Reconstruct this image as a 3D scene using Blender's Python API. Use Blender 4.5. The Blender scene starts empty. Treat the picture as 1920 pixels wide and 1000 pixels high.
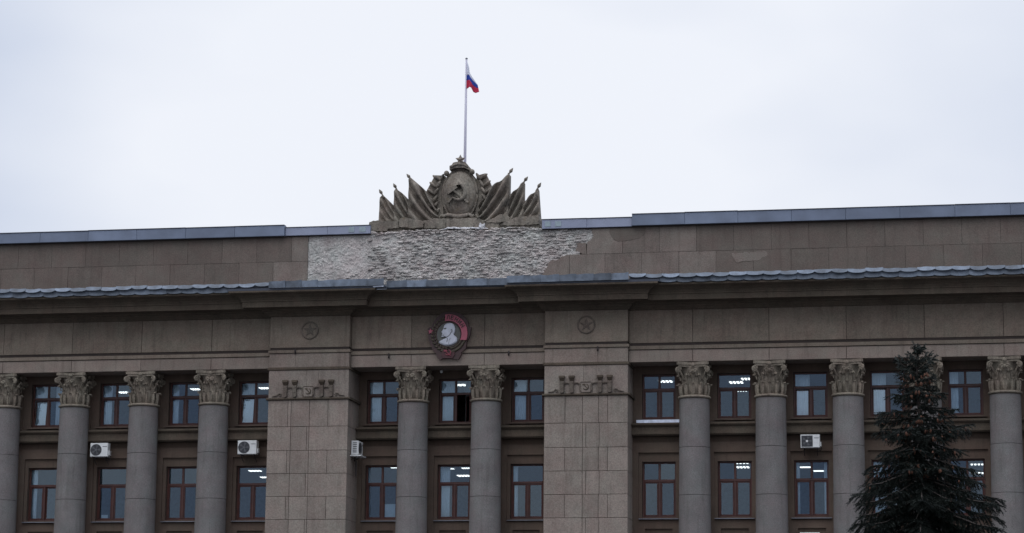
import bpy, math, random
from mathutils import Vector, Matrix, noise
random.seed(11)
S = bpy.context.scene
COL = S.collection

# ------------------------------------------------------------------ camera
cam = bpy.data.cameras.new('camera')
cam.sensor_width = 36.0
cam.lens = 36.0 * 4598.7 / 1920.0
cam.clip_start = 0.5
cam.clip_end = 3000
camo = bpy.data.objects.new('camera', cam)
COL.objects.link(camo)
R_ = Vector((0.98235958, 0.18675037, 0.00969315))
U_ = Vector((0.02465336, -0.18071731, 0.98322605))
F_ = Vector((-0.18536954, 0.96564256, 0.1821334))
mw = Matrix.Identity(4)
for i in range(3):
    mw[i][0] = R_[i]; mw[i][1] = U_[i]; mw[i][2] = -F_[i]
mw[0][3], mw[1][3], mw[2][3] = 22.92, -104.504, 1.6
camo.matrix_world = mw
S.camera = camo

# ------------------------------------------------------------------ sky, sun, exposure
SUN_EL, SUN_AZ = math.radians(55), math.radians(205)   # azimuth measured clockwise from +Y (north)
w = bpy.data.worlds.new('World'); S.world = w; w.use_nodes = True
nt = w.node_tree; nt.nodes.clear()
def N(tree, t, **kw):
    n = tree.nodes.new(t)
    for k, v in kw.items():
        setattr(n, k, v)
    return n
out = N(nt, 'ShaderNodeOutputWorld'); bg = N(nt, 'ShaderNodeBackground')
sky = N(nt, 'ShaderNodeTexSky', sky_type='NISHITA', sun_disc=False)
sky.sun_elevation = SUN_EL; sky.sun_rotation = SUN_AZ; sky.dust_density = 4.0
tc = N(nt, 'ShaderNodeTexCoord')
mp = N(nt, 'ShaderNodeMapping'); mp.inputs['Scale'].default_value = (1, 1, 2.2)
ns = N(nt, 'ShaderNodeTexNoise'); ns.inputs['Scale'].default_value = 5.5; ns.inputs['Detail'].default_value = 3.5
ns.inputs['Roughness'].default_value = 0.45
cr = N(nt, 'ShaderNodeValToRGB')
cr.color_ramp.elements[0].position = 0.0; cr.color_ramp.elements[0].color = (6.3, 6.95, 8.35, 1)
cr.color_ramp.elements[1].position = 1.0; cr.color_ramp.elements[1].color = (9.0, 9.3, 10.0, 1)
mx = N(nt, 'ShaderNodeMixRGB'); mx.inputs[0].default_value = 0.95
nt.links.new(tc.outputs['Generated'], mp.inputs[0]); nt.links.new(mp.outputs[0], ns.inputs['Vector'])
# thinner, brighter part of the cloud deck behind the building's middle
mq = N(nt, 'ShaderNodeMapping'); mq.inputs['Scale'].default_value = (1, 1, 0.45)
nq = N(nt, 'ShaderNodeVectorMath', operation='NORMALIZE'); dq = N(nt, 'ShaderNodeVectorMath', operation='DOT_PRODUCT')
dq.inputs[1].default_value = Vector((-0.165, 0.97, 0.08)).normalized()
lq = N(nt, 'ShaderNodeMapRange', interpolation_type='SMOOTHSTEP'); lq.inputs[1].default_value = 0.962; lq.inputs[2].default_value = 0.999
lq.inputs[3].default_value = 0.16; lq.inputs[4].default_value = 0.95
nt.links.new(tc.outputs['Generated'], mq.inputs[0]); nt.links.new(mq.outputs[0], nq.inputs[0]); nt.links.new(nq.outputs[0], dq.inputs[0])
nt.links.new(dq.outputs['Value'], lq.inputs[0])
aq = N(nt, 'ShaderNodeMath', operation='MULTIPLY_ADD'); aq.inputs[1].default_value = 1.7
sq = N(nt, 'ShaderNodeMath', operation='SUBTRACT'); sq.inputs[1].default_value = 0.5
nt.links.new(ns.outputs['Fac'], sq.inputs[0]); nt.links.new(sq.outputs[0], aq.inputs[0]); nt.links.new(lq.outputs[0], aq.inputs[2])
nt.links.new(aq.outputs[0], cr.inputs[0])
nt.links.new(sky.outputs[0], mx.inputs[1]); nt.links.new(cr.outputs[0], mx.inputs[2])
sx_ = N(nt, 'ShaderNodeSeparateXYZ'); nt.links.new(tc.outputs['Generated'], sx_.inputs[0])
rz_ = N(nt, 'ShaderNodeMapRange'); rz_.inputs[1].default_value = 0.36; rz_.inputs[2].default_value = 1.0     # overcast deck brightens towards the zenith
rz_.inputs[3].default_value = 1.0; rz_.inputs[4].default_value = 3.6
nt.links.new(sx_.outputs['Z'], rz_.inputs[0])
vz_ = N(nt, 'ShaderNodeVectorMath', operation='SCALE'); nt.links.new(mx.outputs[0], vz_.inputs[0]); nt.links.new(rz_.outputs[0], vz_.inputs['Scale'])
nt.links.new(vz_.outputs[0], bg.inputs[0]); bg.inputs[1].default_value = 0.1
nt.links.new(bg.outputs[0], out.inputs[0])

sl = bpy.data.lights.new('sun', 'SUN'); sl.energy = 0.5; sl.angle = math.radians(35); sl.color = (1, 0.96, 0.9)
so = bpy.data.objects.new('sun', sl); COL.objects.link(so)
sd = Vector((math.sin(SUN_AZ) * math.cos(SUN_EL), math.cos(SUN_AZ) * math.cos(SUN_EL), math.sin(SUN_EL)))
so.rotation_euler = sd.to_track_quat('Z', 'Y').to_euler()
so.location = sd * 60
S.view_settings.view_transform = 'Standard'; S.view_settings.look = 'None'
S.view_settings.gamma = 1.0; S.view_settings.exposure = 0.0; S.view_settings.use_curve_mapping = False
S.cycles.max_bounces = 8; S.cycles.transparent_max_bounces = 16

# ------------------------------------------------------------------ materials
def mat(name):
    m = bpy.data.materials.new(name); m.use_nodes = True
    t = m.node_tree
    return m, t, t.nodes['Principled BSDF']

def plain(name, col, rough=0.6, metal=0.0, var=0.15, scale=6.0, bump=0.0, tone=0.0):
    m, t, b = mat(name)
    g = N(t, 'ShaderNodeNewGeometry')
    n = N(t, 'ShaderNodeTexNoise'); n.inputs['Scale'].default_value = scale; n.inputs['Detail'].default_value = 5
    t.links.new(g.outputs['Position'], n.inputs['Vector'])
    r = N(t, 'ShaderNodeValToRGB')
    lo = [c * (1 - var) for c in col]; hi = [min(1, c * (1 + var)) for c in col]
    r.color_ramp.elements[0].position = 0.3; r.color_ramp.elements[0].color = (*lo, 1)
    r.color_ramp.elements[1].position = 0.7; r.color_ramp.elements[1].color = (*hi, 1)
    t.links.new(n.outputs['Fac'], r.inputs[0]); t.links.new(r.outputs[0], b.inputs['Base Color'])
    if tone:
        oi = N(t, 'ShaderNodeObjectInfo'); q = N(t, 'ShaderNodeMapRange'); q.inputs[3].default_value = 1 - tone; q.inputs[4].default_value = 1 + tone
        v = N(t, 'ShaderNodeVectorMath', operation='SCALE'); t.links.new(oi.outputs['Random'], q.inputs[0])
        t.links.new(r.outputs[0], v.inputs[0]); t.links.new(q.outputs[0], v.inputs['Scale']); t.links.new(v.outputs[0], b.inputs['Base Color'])
    b.inputs['Roughness'].default_value = rough; b.inputs['Metallic'].default_value = metal
    if bump:
        bp = N(t, 'ShaderNodeBump'); bp.inputs['Distance'].default_value = bump; bp.inputs['Strength'].default_value = 0.7
        t.links.new(n.outputs['Fac'], bp.inputs['Height']); t.links.new(bp.outputs[0], b.inputs['Normal'])
    return m

def stone(name, col, tone=0.22, mott=0.35, grain=0.3, streak=0.45, dirt=(0.035, 0.028, 0.022), bump=0.012, gscale=22.0):
    """granular artificial stone: tone per block, large mottling, grain, rain streaks"""
    m, t, b = mat(name)
    L = t.links.new
    g = N(t, 'ShaderNodeNewGeometry'); oi = N(t, 'ShaderNodeObjectInfo')
    n1 = N(t, 'ShaderNodeTexNoise'); n1.inputs['Scale'].default_value = 1.1; n1.inputs['Detail'].default_value = 6; n1.inputs['Roughness'].default_value = 0.65
    n2 = N(t, 'ShaderNodeTexNoise'); n2.inputs['Scale'].default_value = gscale; n2.inputs['Detail'].default_value = 3
    mpn = N(t, 'ShaderNodeMapping'); mpn.inputs['Scale'].default_value = (3.2, 3.2, 0.28)
    n3 = N(t, 'ShaderNodeTexNoise'); n3.inputs['Scale'].default_value = 1.6; n3.inputs['Detail'].default_value = 6; n3.inputs['Roughness'].default_value = 0.6
    L(g.outputs['Position'], n1.inputs['Vector']); L(g.outputs['Position'], n2.inputs['Vector'])
    L(g.outputs['Position'], mpn.inputs[0]); L(mpn.outputs[0], n3.inputs['Vector'])
    def mr(src, a0, a1, b0, b1):
        q = N(t, 'ShaderNodeMapRange'); q.inputs[1].default_value = a0; q.inputs[2].default_value = a1
        q.inputs[3].default_value = b0; q.inputs[4].default_value = b1
        L(src, q.inputs[0]); return q.outputs[0]
    def mul(a, c):
        q = N(t, 'ShaderNodeMath', operation='MULTIPLY'); L(a, q.inputs[0]); L(c, q.inputs[1]); return q.outputs[0]
    f = mul(mul(mr(n1.outputs['Fac'], 0.3, 0.7, 1 - mott, 1 + mott), mr(n2.outputs['Fac'], 0.3, 0.7, 1 - grain, 1 + grain)),
            mr(oi.outputs['Random'], 0, 1, 1 - tone, 1 + tone))
    # slight hue drift per block (pinkish / greenish stone)
    hue = N(t, 'ShaderNodeMixRGB'); hue.inputs[1].default_value = (col[0] * 1.06, col[1] * 0.97, col[2] * 0.97, 1)
    hue.inputs[2].default_value = (col[0] * 0.96, col[1] * 1.01, col[2] * 0.99, 1)
    L(mr(n1.outputs['Color'], 0.35, 0.65, 0, 1), hue.inputs[0])
    vm = N(t, 'ShaderNodeVectorMath', operation='SCALE'); L(hue.outputs[0], vm.inputs[0]); L(f, vm.inputs['Scale'])
    dm = N(t, 'ShaderNodeMixRGB'); dm.inputs[2].default_value = (*dirt, 1)
    L(mr(n3.outputs['Fac'], 0.52, 0.78, 0, streak), dm.inputs[0]); L(vm.outputs[0], dm.inputs[1])
    L(dm.outputs[0], b.inputs['Base Color'])
    b.inputs['Roughness'].default_value = 0.92; b.inputs['Specular IOR Level'].default_value = 0.2
    bp = N(t, 'ShaderNodeBump'); bp.inputs['Distance'].default_value = bump; bp.inputs['Strength'].default_value = 0.8
    L(n2.outputs['Fac'], bp.inputs['Height']); L(bp.outputs[0], b.inputs['Normal'])
    return m

M = {}
M['attic'] = stone('attic_stone', (0.126, 0.104, 0.088), tone=0.08, mott=0.12, grain=0.16, streak=0.25)
M['attic_pale'] = stone('attic_stone_pale', (0.166, 0.138, 0.118), tone=0.13, mott=0.18, grain=0.22, streak=0.3)
M['frieze'] = stone('frieze_stone', (0.164, 0.134, 0.105), tone=0.13, mott=0.18, grain=0.18, streak=0.4)
M['architrave'] = stone('architrave_stone', (0.205, 0.168, 0.140), tone=0.10, mott=0.16, grain=0.18, streak=0.35)
M['relief'] = stone('relief_stone', (0.118, 0.098, 0.080), tone=0.05, mott=0.25, grain=0.25, streak=0.5)
M['pillar'] = stone('pillar_stone', (0.218, 0.184, 0.156), tone=0.09, mott=0.14, grain=0.2, streak=0.3)
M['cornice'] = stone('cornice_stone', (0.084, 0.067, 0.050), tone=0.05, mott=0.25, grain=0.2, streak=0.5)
M['column'] = stone('column_granite', (0.154, 0.144, 0.138), tone=0.03, mott=0.14, grain=0.22, streak=0.34, gscale=30)
M['capital'] = stone('capital_stone', (0.196, 0.168, 0.132), tone=0.12, mott=0.3, grain=0.25, streak=0.6)
M['emblem'] = stone('emblem_stone', (0.176, 0.154, 0.126), tone=0.12, mott=0.40, grain=0.30, streak=0.55, gscale=14)
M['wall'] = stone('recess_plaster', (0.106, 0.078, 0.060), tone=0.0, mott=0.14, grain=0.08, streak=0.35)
M['joint'] = plain('joint_mortar', (0.030, 0.021, 0.017), 0.95)
M['mortar'] = stone('rough_mortar', (0.385, 0.365, 0.340), tone=0.0, mott=0.3, grain=0.3, streak=0.12, bump=0.03, gscale=18)
M['brick'] = stone('mortared_brick', (0.380, 0.350, 0.325), tone=0.3, mott=0.3, grain=0.3, streak=0.15, bump=0.02, gscale=24)
M['white_mortar'] = plain('white_mortar', (0.420, 0.410, 0.410), 0.95, var=0.35, scale=9, bump=0.03)
M['zinc'] = plain('zinc_coping', (0.135, 0.160, 0.215), 0.55, metal=0.25, var=0.16, scale=1.3, tone=0.10)
M['zinc_pale'] = plain('zinc_coping_pale', (0.225, 0.245, 0.315), 0.5, metal=0.25, var=0.1, scale=1.5)
M['sheet'] = plain('gutter_sheet', (0.080, 0.097, 0.122), 0.5, metal=0.3, var=0.35, scale=3.5, tone=0.38)
M['zinc_edge'] = plain('zinc_edge', (0.03, 0.035, 0.05), 0.6)
M['vent'] = plain('coping_vent', (0.23, 0.28, 0.30), 0.6)
M['frame'] = plain('window_frame_paint', (0.062, 0.017, 0.011), 0.45, var=0.25, scale=4)
M['sill'] = plain('window_sill_sheet', (0.16, 0.16, 0.18), 0.55, metal=0.2, var=0.2)
M['sill_bright'] = plain('window_sill_zinc', (0.62, 0.66, 0.75), 0.4, metal=0.4, var=0.2)
M['sill_rust'] = plain('window_sill_rust', (0.085, 0.055, 0.042), 0.8, var=0.4, scale=5)
M['room'] = plain('room_paint', (0.20, 0.20, 0.20), 0.9)
M['curtain'] = plain('curtain_cloth', (0.80, 0.82, 0.84), 0.9, var=0.06)
M['curtain_shaded'] = plain('curtain_cloth_shaded', (0.16, 0.20, 0.20), 0.9, var=0.1)  # darker copy of the curtain cloth, the room's dimness put into its colour
M['paper'] = plain('paper', (0.75, 0.78, 0.78), 0.8, var=0.05)
M['ac_white'] = plain('ac_casing', (0.60, 0.60, 0.58), 0.5, var=0.08)
M['ac_dark'] = plain('ac_grille', (0.035, 0.036, 0.04), 0.6)
M['ac_mid'] = plain('ac_fan', (0.10, 0.10, 0.105), 0.5)
M['iron'] = plain('iron', (0.03, 0.022, 0.02), 0.8)
M['pole'] = plain('pole_paint', (0.40, 0.38, 0.44), 0.45, var=0.06)
M['fl_white'] = plain('flag_white', (0.62, 0.62, 0.68), 0.8, var=0.05)
M['fl_blue'] = plain('flag_blue', (0.015, 0.045, 0.280), 0.8, var=0.08)
M['fl_red'] = plain('flag_red', (0.420, 0.015, 0.050), 0.8, var=0.08)
M['md_dark'] = plain('medallion_dark', (0.042, 0.018, 0.016), 0.6, var=0.3)
M['md_wreath'] = plain('medallion_wreath', (0.062, 0.050, 0.030), 0.65, var=0.3)
M['md_disc'] = plain('medallion_disc', (0.085, 0.085, 0.075), 0.7, var=0.15)
M['md_red'] = plain('medallion_red', (0.055, 0.014, 0.016), 0.6, var=0.15)
M['md_sickle'] = plain('medallion_sickle', (0.20, 0.035, 0.05), 0.6, var=0.1)
M['md_pink'] = plain('medallion_pink', (0.33, 0.075, 0.105), 0.6, var=0.12)
M['md_white'] = plain('medallion_white', (0.46, 0.47, 0.52), 0.6, var=0.1)
M['bark'] = plain('spruce_bark', (0.034, 0.026, 0.021), 0.95, var=0.3, scale=12, bump=0.02)
M['cone'] = plain('spruce_cone', (0.120, 0.050, 0.028), 0.8, var=0.35)
M['asphalt'] = plain('asphalt', (0.055, 0.055, 0.058), 0.9, var=0.15, scale=0.5)
M['base'] = plain('plinth_granite', (0.15, 0.14, 0.14), 0.8)

t = M['emblem'].node_tree; b = t.nodes['Principled BSDF']; src = b.inputs['Base Color'].links[0].from_socket
g = N(t, 'ShaderNodeNewGeometry'); n = N(t, 'ShaderNodeTexNoise'); n.inputs['Scale'].default_value = 2.4; n.inputs['Detail'].default_value = 5; n.inputs['Roughness'].default_value = 0.7
t.links.new(g.outputs['Position'], n.inputs['Vector'])
r = N(t, 'ShaderNodeMapRange'); r.inputs[1].default_value = 0.58; r.inputs[2].default_value = 0.72; r.inputs[3].default_value = 0; r.inputs[4].default_value = 0.7
t.links.new(n.outputs['Fac'], r.inputs[0])
q = N(t, 'ShaderNodeMixRGB'); q.inputs[2].default_value = (0.13, 0.098, 0.058, 1)
t.links.new(r.outputs[0], q.inputs[0]); t.links.new(src, q.inputs[1])
r = N(t, 'ShaderNodeMapRange'); r.inputs[1].default_value = 0.44; r.inputs[2].default_value = 0.34; r.inputs[3].default_value = 0; r.inputs[4].default_value = 0.75
t.links.new(n.outputs['Fac'], r.inputs[0])
q2 = N(t, 'ShaderNodeMixRGB'); q2.inputs[2].default_value = (0.055, 0.050, 0.045, 1)
t.links.new(r.outputs[0], q2.inputs[0]); t.links.new(q.outputs[0], q2.inputs[1]); t.links.new(q2.outputs[0], b.inputs['Base Color'])

# needles: colour varies in light and dark clumps
m, t, b = mat('spruce_needles')
g = N(t, 'ShaderNodeNewGeometry'); n = N(t, 'ShaderNodeTexNoise'); n.inputs['Scale'].default_value = 2.2; n.inputs['Detail'].default_value = 3
t.links.new(g.outputs['Position'], n.inputs['Vector'])
r = N(t, 'ShaderNodeValToRGB')
r.color_ramp.elements[0].position = 0.35; r.color_ramp.elements[0].color = (0.006, 0.009, 0.007, 1)
r.color_ramp.elements[1].position = 0.65; r.color_ramp.elements[1].color = (0.017, 0.022, 0.017, 1)
t.links.new(n.outputs['Fac'], r.inputs[0]); t.links.new(r.outputs[0], b.inputs['Base Color'])
b.inputs['Roughness'].default_value = 0.7; b.inputs['Specular IOR Level'].default_value = 0.25
M['needles'] = m

# window glass: reflects the sky, lets the room show through
m = bpy.data.materials.new('window_glass'); m.use_nodes = True; t = m.node_tree; t.nodes.clear()
o_ = N(t, 'ShaderNodeOutputMaterial'); mxs = N(t, 'ShaderNodeMixShader'); tr = N(t, 'ShaderNodeBsdfTransparent'); gl = N(t, 'ShaderNodeBsdfGlossy')
fr = N(t, 'ShaderNodeFresnel'); fr.inputs['IOR'].default_value = 1.68
tr.inputs[0].default_value = (0.86, 0.92, 0.95, 1);  gl.inputs['Roughness'].default_value = 0.03
g = N(t, 'ShaderNodeNewGeometry'); n = N(t, 'ShaderNodeTexNoise'); n.inputs['Scale'].default_value = 1.7; n.inputs['Detail'].default_value = 1
bp = N(t, 'ShaderNodeBump'); bp.inputs['Distance'].default_value = 0.008; bp.inputs['Strength'].default_value = 0.4
t.links.new(g.outputs['Position'], n.inputs['Vector']); t.links.new(n.outputs['Fac'], bp.inputs['Height']); t.links.new(bp.outputs[0], gl.inputs['Normal'])
t.links.new(fr.outputs[0], mxs.inputs[0]); t.links.new(tr.outputs[0], mxs.inputs[1]); t.links.new(gl.outputs[0], mxs.inputs[2]); t.links.new(mxs.outputs[0], o_.inputs[0])
oi = N(t, 'ShaderNodeObjectInfo'); r = N(t, 'ShaderNodeValToRGB')
r.color_ramp.elements[0].color = (0.38, 0.50, 0.68, 1); r.color_ramp.elements[1].color = (0.82, 0.94, 1.0, 1)
t.links.new(oi.outputs['Random'], r.inputs[0]); t.links.new(r.outputs[0], gl.inputs['Color'])
M['glass'] = m
m = m.copy(); m.name = 'tilted_sash_glass'  # copy with raised sky reflection, put in to brighten the tilted sashes
for q in m.node_tree.nodes:
    if q.type == 'FRESNEL': q.inputs['IOR'].default_value = 2.0
    if q.type == 'VALTORGB': q.color_ramp.elements[0].color = (0.85, 0.93, 1, 1)
M['glass_tilted'] = m
# lit fluorescent diffuser
m = bpy.data.materials.new('lamp_diffuser'); m.use_nodes = True; t = m.node_tree; t.nodes.clear()
o_ = N(t, 'ShaderNodeOutputMaterial'); em = N(t, 'ShaderNodeEmission'); em.inputs[0].default_value = (1, 0.97, 0.93, 1); em.inputs[1].default_value = 2.2
t.links.new(em.outputs[0], o_.inputs[0]); M['lit'] = m

# ------------------------------------------------------------------ mesh helpers
WL = {}
def wl(o):
    return WL.get(o.name, Vector((0, 0, 0)))

def link(name, data, parent=None, loc=(0, 0, 0), rz=0.0):
    """loc is a world position; parents are never rotated unless a thing is turned as a whole"""
    o = bpy.data.objects.new(name, data); COL.objects.link(o)
    W = Vector(loc)
    if parent is not None:
        o.parent = parent; o.location = W - wl(parent)
    else:
        o.location = W
    if rz: o.rotation_euler = (0, 0, rz)
    WL[o.name] = W
    return o

def thing(name, label, cat, loc=(0, 0, 0), group=None):
    o = link(name, None, None, loc); o.empty_display_size = 0.2
    o['label'] = label; o['category'] = cat
    if group: o['group'] = group
    return o

class MB:
    def __init__(s):
        s.v = []; s.f = []
    def add(s, vs, fs):
        k = len(s.v); s.v += [tuple(q) for q in vs]; s.f += [tuple(i + k for i in f) for f in fs]
        return s
    def box(s, x0, x1, y0, y1, z0, z1):
        return s.add([(x0, y0, z0), (x1, y0, z0), (x1, y1, z0), (x0, y1, z0), (x0, y0, z1), (x1, y0, z1), (x1, y1, z1), (x0, y1, z1)],
                     [(0, 3, 2, 1), (4, 5, 6, 7), (0, 1, 5, 4), (1, 2, 6, 5), (2, 3, 7, 6), (3, 0, 4, 7)])
    def block(s, x0, x1, y0, y1, z0, z1, c=0.02):
        """box with a chamfered front (towards -Y)"""
        a = [(x0, z0), (x1, z0), (x1, z1), (x0, z1)]
        i = [(x0 + c, z0 + c), (x1 - c, z0 + c), (x1 - c, z1 - c), (x0 + c, z1 - c)]
        vs = [(p[0], y1, p[1]) for p in a] + [(p[0], y0 + c, p[1]) for p in a] + [(p[0], y0, p[1]) for p in i]
        fs = [(0, 3, 2, 1), (8, 9, 10, 11)]
        for k in range(4):
            j = (k + 1) % 4
            fs += [(k, j, 4 + j, 4 + k), (4 + k, 4 + j, 8 + j, 8 + k)]
        return s.add(vs, fs)
    def prism(s, poly, y0, y1, c=0.0):
        """poly in (x,z) extruded from y0 (front) to y1"""
        n = len(poly)
        ar = sum(poly[i][0] * poly[(i + 1) % n][1] - poly[(i + 1) % n][0] * poly[i][1] for i in range(n))
        if ar < 0: poly = poly[::-1]
        vs = [(x, y0, z) for x, z in poly] + [(x, y1, z) for x, z in poly]
        fs = [tuple(range(n)), tuple(range(2 * n - 1, n - 1, -1))]
        fs += [(i, i + n, (i + 1) % n + n, (i + 1) % n) for i in range(n)]
        return s.add(vs, fs)
    def tube(s, pts, rad, n=8, cap=True):
        pts = [Vector(p) for p in pts]
        if not hasattr(rad, '__len__'): rad = [rad] * len(pts)
        vs = []; fs = []
        up = None
        for i, p in enumerate(pts):
            d = (pts[min(i + 1, len(pts) - 1)] - pts[max(i - 1, 0)]).normalized()
            if up is None:
                up = Vector((0, 0, 1)) if abs(d.z) < 0.9 else Vector((1, 0, 0))
            a = d.cross(up)
            if a.length < 1e-5: a = d.cross(Vector((0, 1, 0)))
            a.normalize(); b = a.cross(d).normalized(); up = b
            for k in range(n):
                q = 2 * math.pi * k / n
                vs.append(p + (a * math.cos(q) + b * math.sin(q)) * rad[i])
        for i in range(len(pts) - 1):
            for k in range(n):
                k2 = (k + 1) % n
                fs.append((i * n + k, i * n + k2, (i + 1) * n + k2, (i + 1) * n + k))
        if cap:
            fs.append(tuple(range(n - 1, -1, -1))); e = (len(pts) - 1) * n
            fs.append(tuple(range(e, e + n)))
        return s.add(vs, fs)
    def lathe(s, prof, n=32, cx=0, cy=0):
        vs = []; fs = []
        for r, z in prof:
            for k in range(n):
                q = 2 * math.pi * k / n
                vs.append((cx + r * math.cos(q), cy + r * math.sin(q), z))
        for i in range(len(prof) - 1):
            for k in range(n):
                k2 = (k + 1) % n
                fs.append((i * n + k, i * n + k2, (i + 1) * n + k2, (i + 1) * n + k))
        fs.append(tuple(range(n - 1, -1, -1))); e = (len(prof) - 1) * n
        fs.append(tuple(range(e, e + n)))
        return s.add(vs, fs)
    def shell(s, P, B):
        """closed solid from front grid P[i][j] and back grid B[i][j]"""
        ni, nj = len(P), len(P[0]); o = ni * nj
        vs = [q for r in P for q in r] + [q for r in B for q in r]
        fs = []
        for i in range(ni - 1):
            for j in range(nj - 1):
                a, b_, c, d = i * nj + j, i * nj + j + 1, (i + 1) * nj + j + 1, (i + 1) * nj + j
                fs += [(a, b_, c, d), (o + d, o + c, o + b_, o + a)]
        rim = [j for j in range(nj)] + [i * nj + nj - 1 for i in range(1, ni)] + [(ni - 1) * nj + j for j in range(nj - 2, -1, -1)] + [i * nj for i in range(ni - 2, 0, -1)]
        for k in range(len(rim)):
            a, b_ = rim[k], rim[(k + 1) % len(rim)]
            fs.append((b_, a, o + a, o + b_))
        return s.add(vs, fs)
    def ell(s, c, r, nu=10, nv=6, rot=0.0):
        """ellipsoid, rot about Y (in the XZ plane)"""
        vs = []; fs = []
        cr_, sr_ = math.cos(rot), math.sin(rot)
        for i in range(nv + 1):
            th = math.pi * i / nv
            for k in range(nu):
                ph = 2 * math.pi * k / nu
                x, y, z = r[0] * math.sin(th) * math.cos(ph), r[1] * math.sin(th) * math.sin(ph), r[2] * math.cos(th)
                vs.append((c[0] + x * cr_ + z * sr_, c[1] + y, c[2] - x * sr_ + z * cr_))
        for i in range(nv):
            for k in range(nu):
                k2 = (k + 1) % nu
                fs.append((i * nu + k, (i + 1) * nu + k, (i + 1) * nu + k2, i * nu + k2))
        return s.add(vs, fs)
    def mesh(s, name, mats, off=(0, 0, 0), smooth=False):
        me = bpy.data.meshes.new(name)
        me.from_pydata([(x - off[0], y - off[1], z - off[2]) for x, y, z in s.v], [], s.f)
        if not isinstance(mats, (list, tuple)): mats = [mats]
        for q in mats: me.materials.append(q)
        me.validate()
        if smooth:
            me.shade_smooth()
        return me
    def build(s, name, mats, parent=None, loc=None, smooth=False):
        """verts are world coordinates; the object's origin goes to loc (or the parent's place)"""
        L = Vector(loc) if loc is not None else (wl(parent) if parent is not None else Vector((0, 0, 0)))
        return link(name, s.mesh(name, mats, L, smooth), parent, L)

CACHE = {}
def stone_block(name, x0, x1, y0, y1, z0, z1, material, parent, c=0.02, gap=0.011):
    """one ashlar; alike blocks share their mesh"""
    lx, ly, lz = round(x1 - x0, 3), round(y1 - y0, 3), round(z1 - z0, 3)
    k = (name, lx, ly, lz, material.name, c)
    if k not in CACHE:
        CACHE[k] = MB().block(-lx / 2 + gap, lx / 2 - gap, 0, ly, gap, lz - gap, c).mesh(name, material)
    return link(name, CACHE[k], parent, ((x0 + x1) / 2, y0 + random.uniform(-0.006, 0.006), z0))

def poly_arc(cx, cz, r, a0, a1, n):
    return [(cx + r * math.cos(math.radians(a0 + (a1 - a0) * i / n)), cz + r * math.sin(math.radians(a0 + (a1 - a0) * i / n))) for i in range(n + 1)]
def star_poly(cx, cz, R, r, rot=90, n=5):
    return [(cx + (R if i % 2 == 0 else r) * math.cos(math.radians(rot + i * 180 / n)), cz + (R if i % 2 == 0 else r) * math.sin(math.radians(rot + i * 180 / n))) for i in range(2 * n)]

# ------------------------------------------------------------------ ground
gr = MB().add([(-600, -400, 0), (600, -400, 0), (600, 800, 0), (-600, 800, 0)], [(0, 1, 2, 3)]).build('ground', M['asphalt'])
gr['kind'] = 'structure'; gr['label'] = 'flat asphalt square in front of the building'

# ------------------------------------------------------------------ the building
SP = 3.3                      # column spacing
G = 3.287                     # first wing column, in spacings from the centre
PI, PO, PF = 4.39, 8.06, -0.25   # pillar inner / outer edge, front
XE = 29.2                     # half length of the wings built
YW, YC = 1.28, 1.58           # wall face in the wings, in the centre
B = thing('government_building', 'long grey-brown stone government building with columns, pillars and damaged brick parapet', 'building')

wing_cols = [(G + k) * SP for k in range(6)]
cols_x = [-q for q in wing_cols[::-1]] + [-SP / 2, SP / 2] + wing_cols

# ---- walls with window openings (front faces per cell, sides where depth changes)
def relief(name, xs, zs, depth, yback, material):
    mb = MB()
    D = [[depth((xs[i] + xs[i + 1]) / 2, (zs[j] + zs[j + 1]) / 2) for j in range(len(zs) - 1)] for i in range(len(xs) - 1)]
    def y(i, j):
        if i < 0 or j < 0 or i >= len(xs) - 1 or j >= len(zs) - 1: return yback
        return yback if D[i][j] is None else D[i][j]
    for i in range(len(xs) - 1):
        for j in range(len(zs) - 1):
            if D[i][j] is not None:
                mb.add([(xs[i], D[i][j], zs[j]), (xs[i + 1], D[i][j], zs[j]), (xs[i + 1], D[i][j], zs[j + 1]), (xs[i], D[i][j], zs[j + 1])], [(0, 1, 2, 3)])
    for i in range(-1, len(xs) - 1):
        for j in range(len(zs) - 1):
            a, c = y(i, j), y(i + 1, j)
            if abs(a - c) > 1e-6:
                x = xs[i + 1]; mb.add([(x, a, zs[j]), (x, c, zs[j]), (x, c, zs[j + 1]), (x, a, zs[j + 1])], [(0, 1, 2, 3)])
    for i in range(len(xs) - 1):
        for j in range(-1, len(zs) - 1):
            a, c = y(i, j), y(i, j + 1)
            if abs(a - c) > 1e-6:
                z = zs[j + 1]; mb.add([(xs[i], a, z), (xs[i + 1], a, z), (xs[i + 1], c, z), (xs[i], c, z)], [(0, 1, 2, 3)])
    return mb.build(name, material, B)

HW = 0.74
UZ0, UZ1, LZ0, LZ1 = 14.62, 16.60, 10.34, 12.76
def wall(bays, x0, x1, yw):
    xs = {x0, x1}; zs = {0.0, 9.0, 9.84, 10.2, LZ0, LZ1, 13.15, 13.6, UZ0, UZ1, 17.3}
    for b_ in bays:
        for d in (0.6, HW, 0.89, 1.12): xs |= {round(b_ - d, 4), round(b_ + d, 4)}
    def depth(x, z):
        d = min(abs(x - q) for q in bays)
        if d < HW and (UZ0 < z < UZ1 or LZ0 < z < LZ1): return None
        if d < 0.89 and 10.2 < z < 13.15: return yw + 0.10
        if d < 0.6 and 9.0 < z < 9.84: return yw + 0.09
        if z > 13.6: return yw + (0.10 if d < 1.12 else 0.0)
        if d > 1.12: return yw - 0.07
        return yw
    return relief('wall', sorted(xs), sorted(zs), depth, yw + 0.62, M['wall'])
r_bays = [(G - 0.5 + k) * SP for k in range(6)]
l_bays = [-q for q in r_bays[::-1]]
c_bays = [-SP, 0.0, SP]
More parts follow.
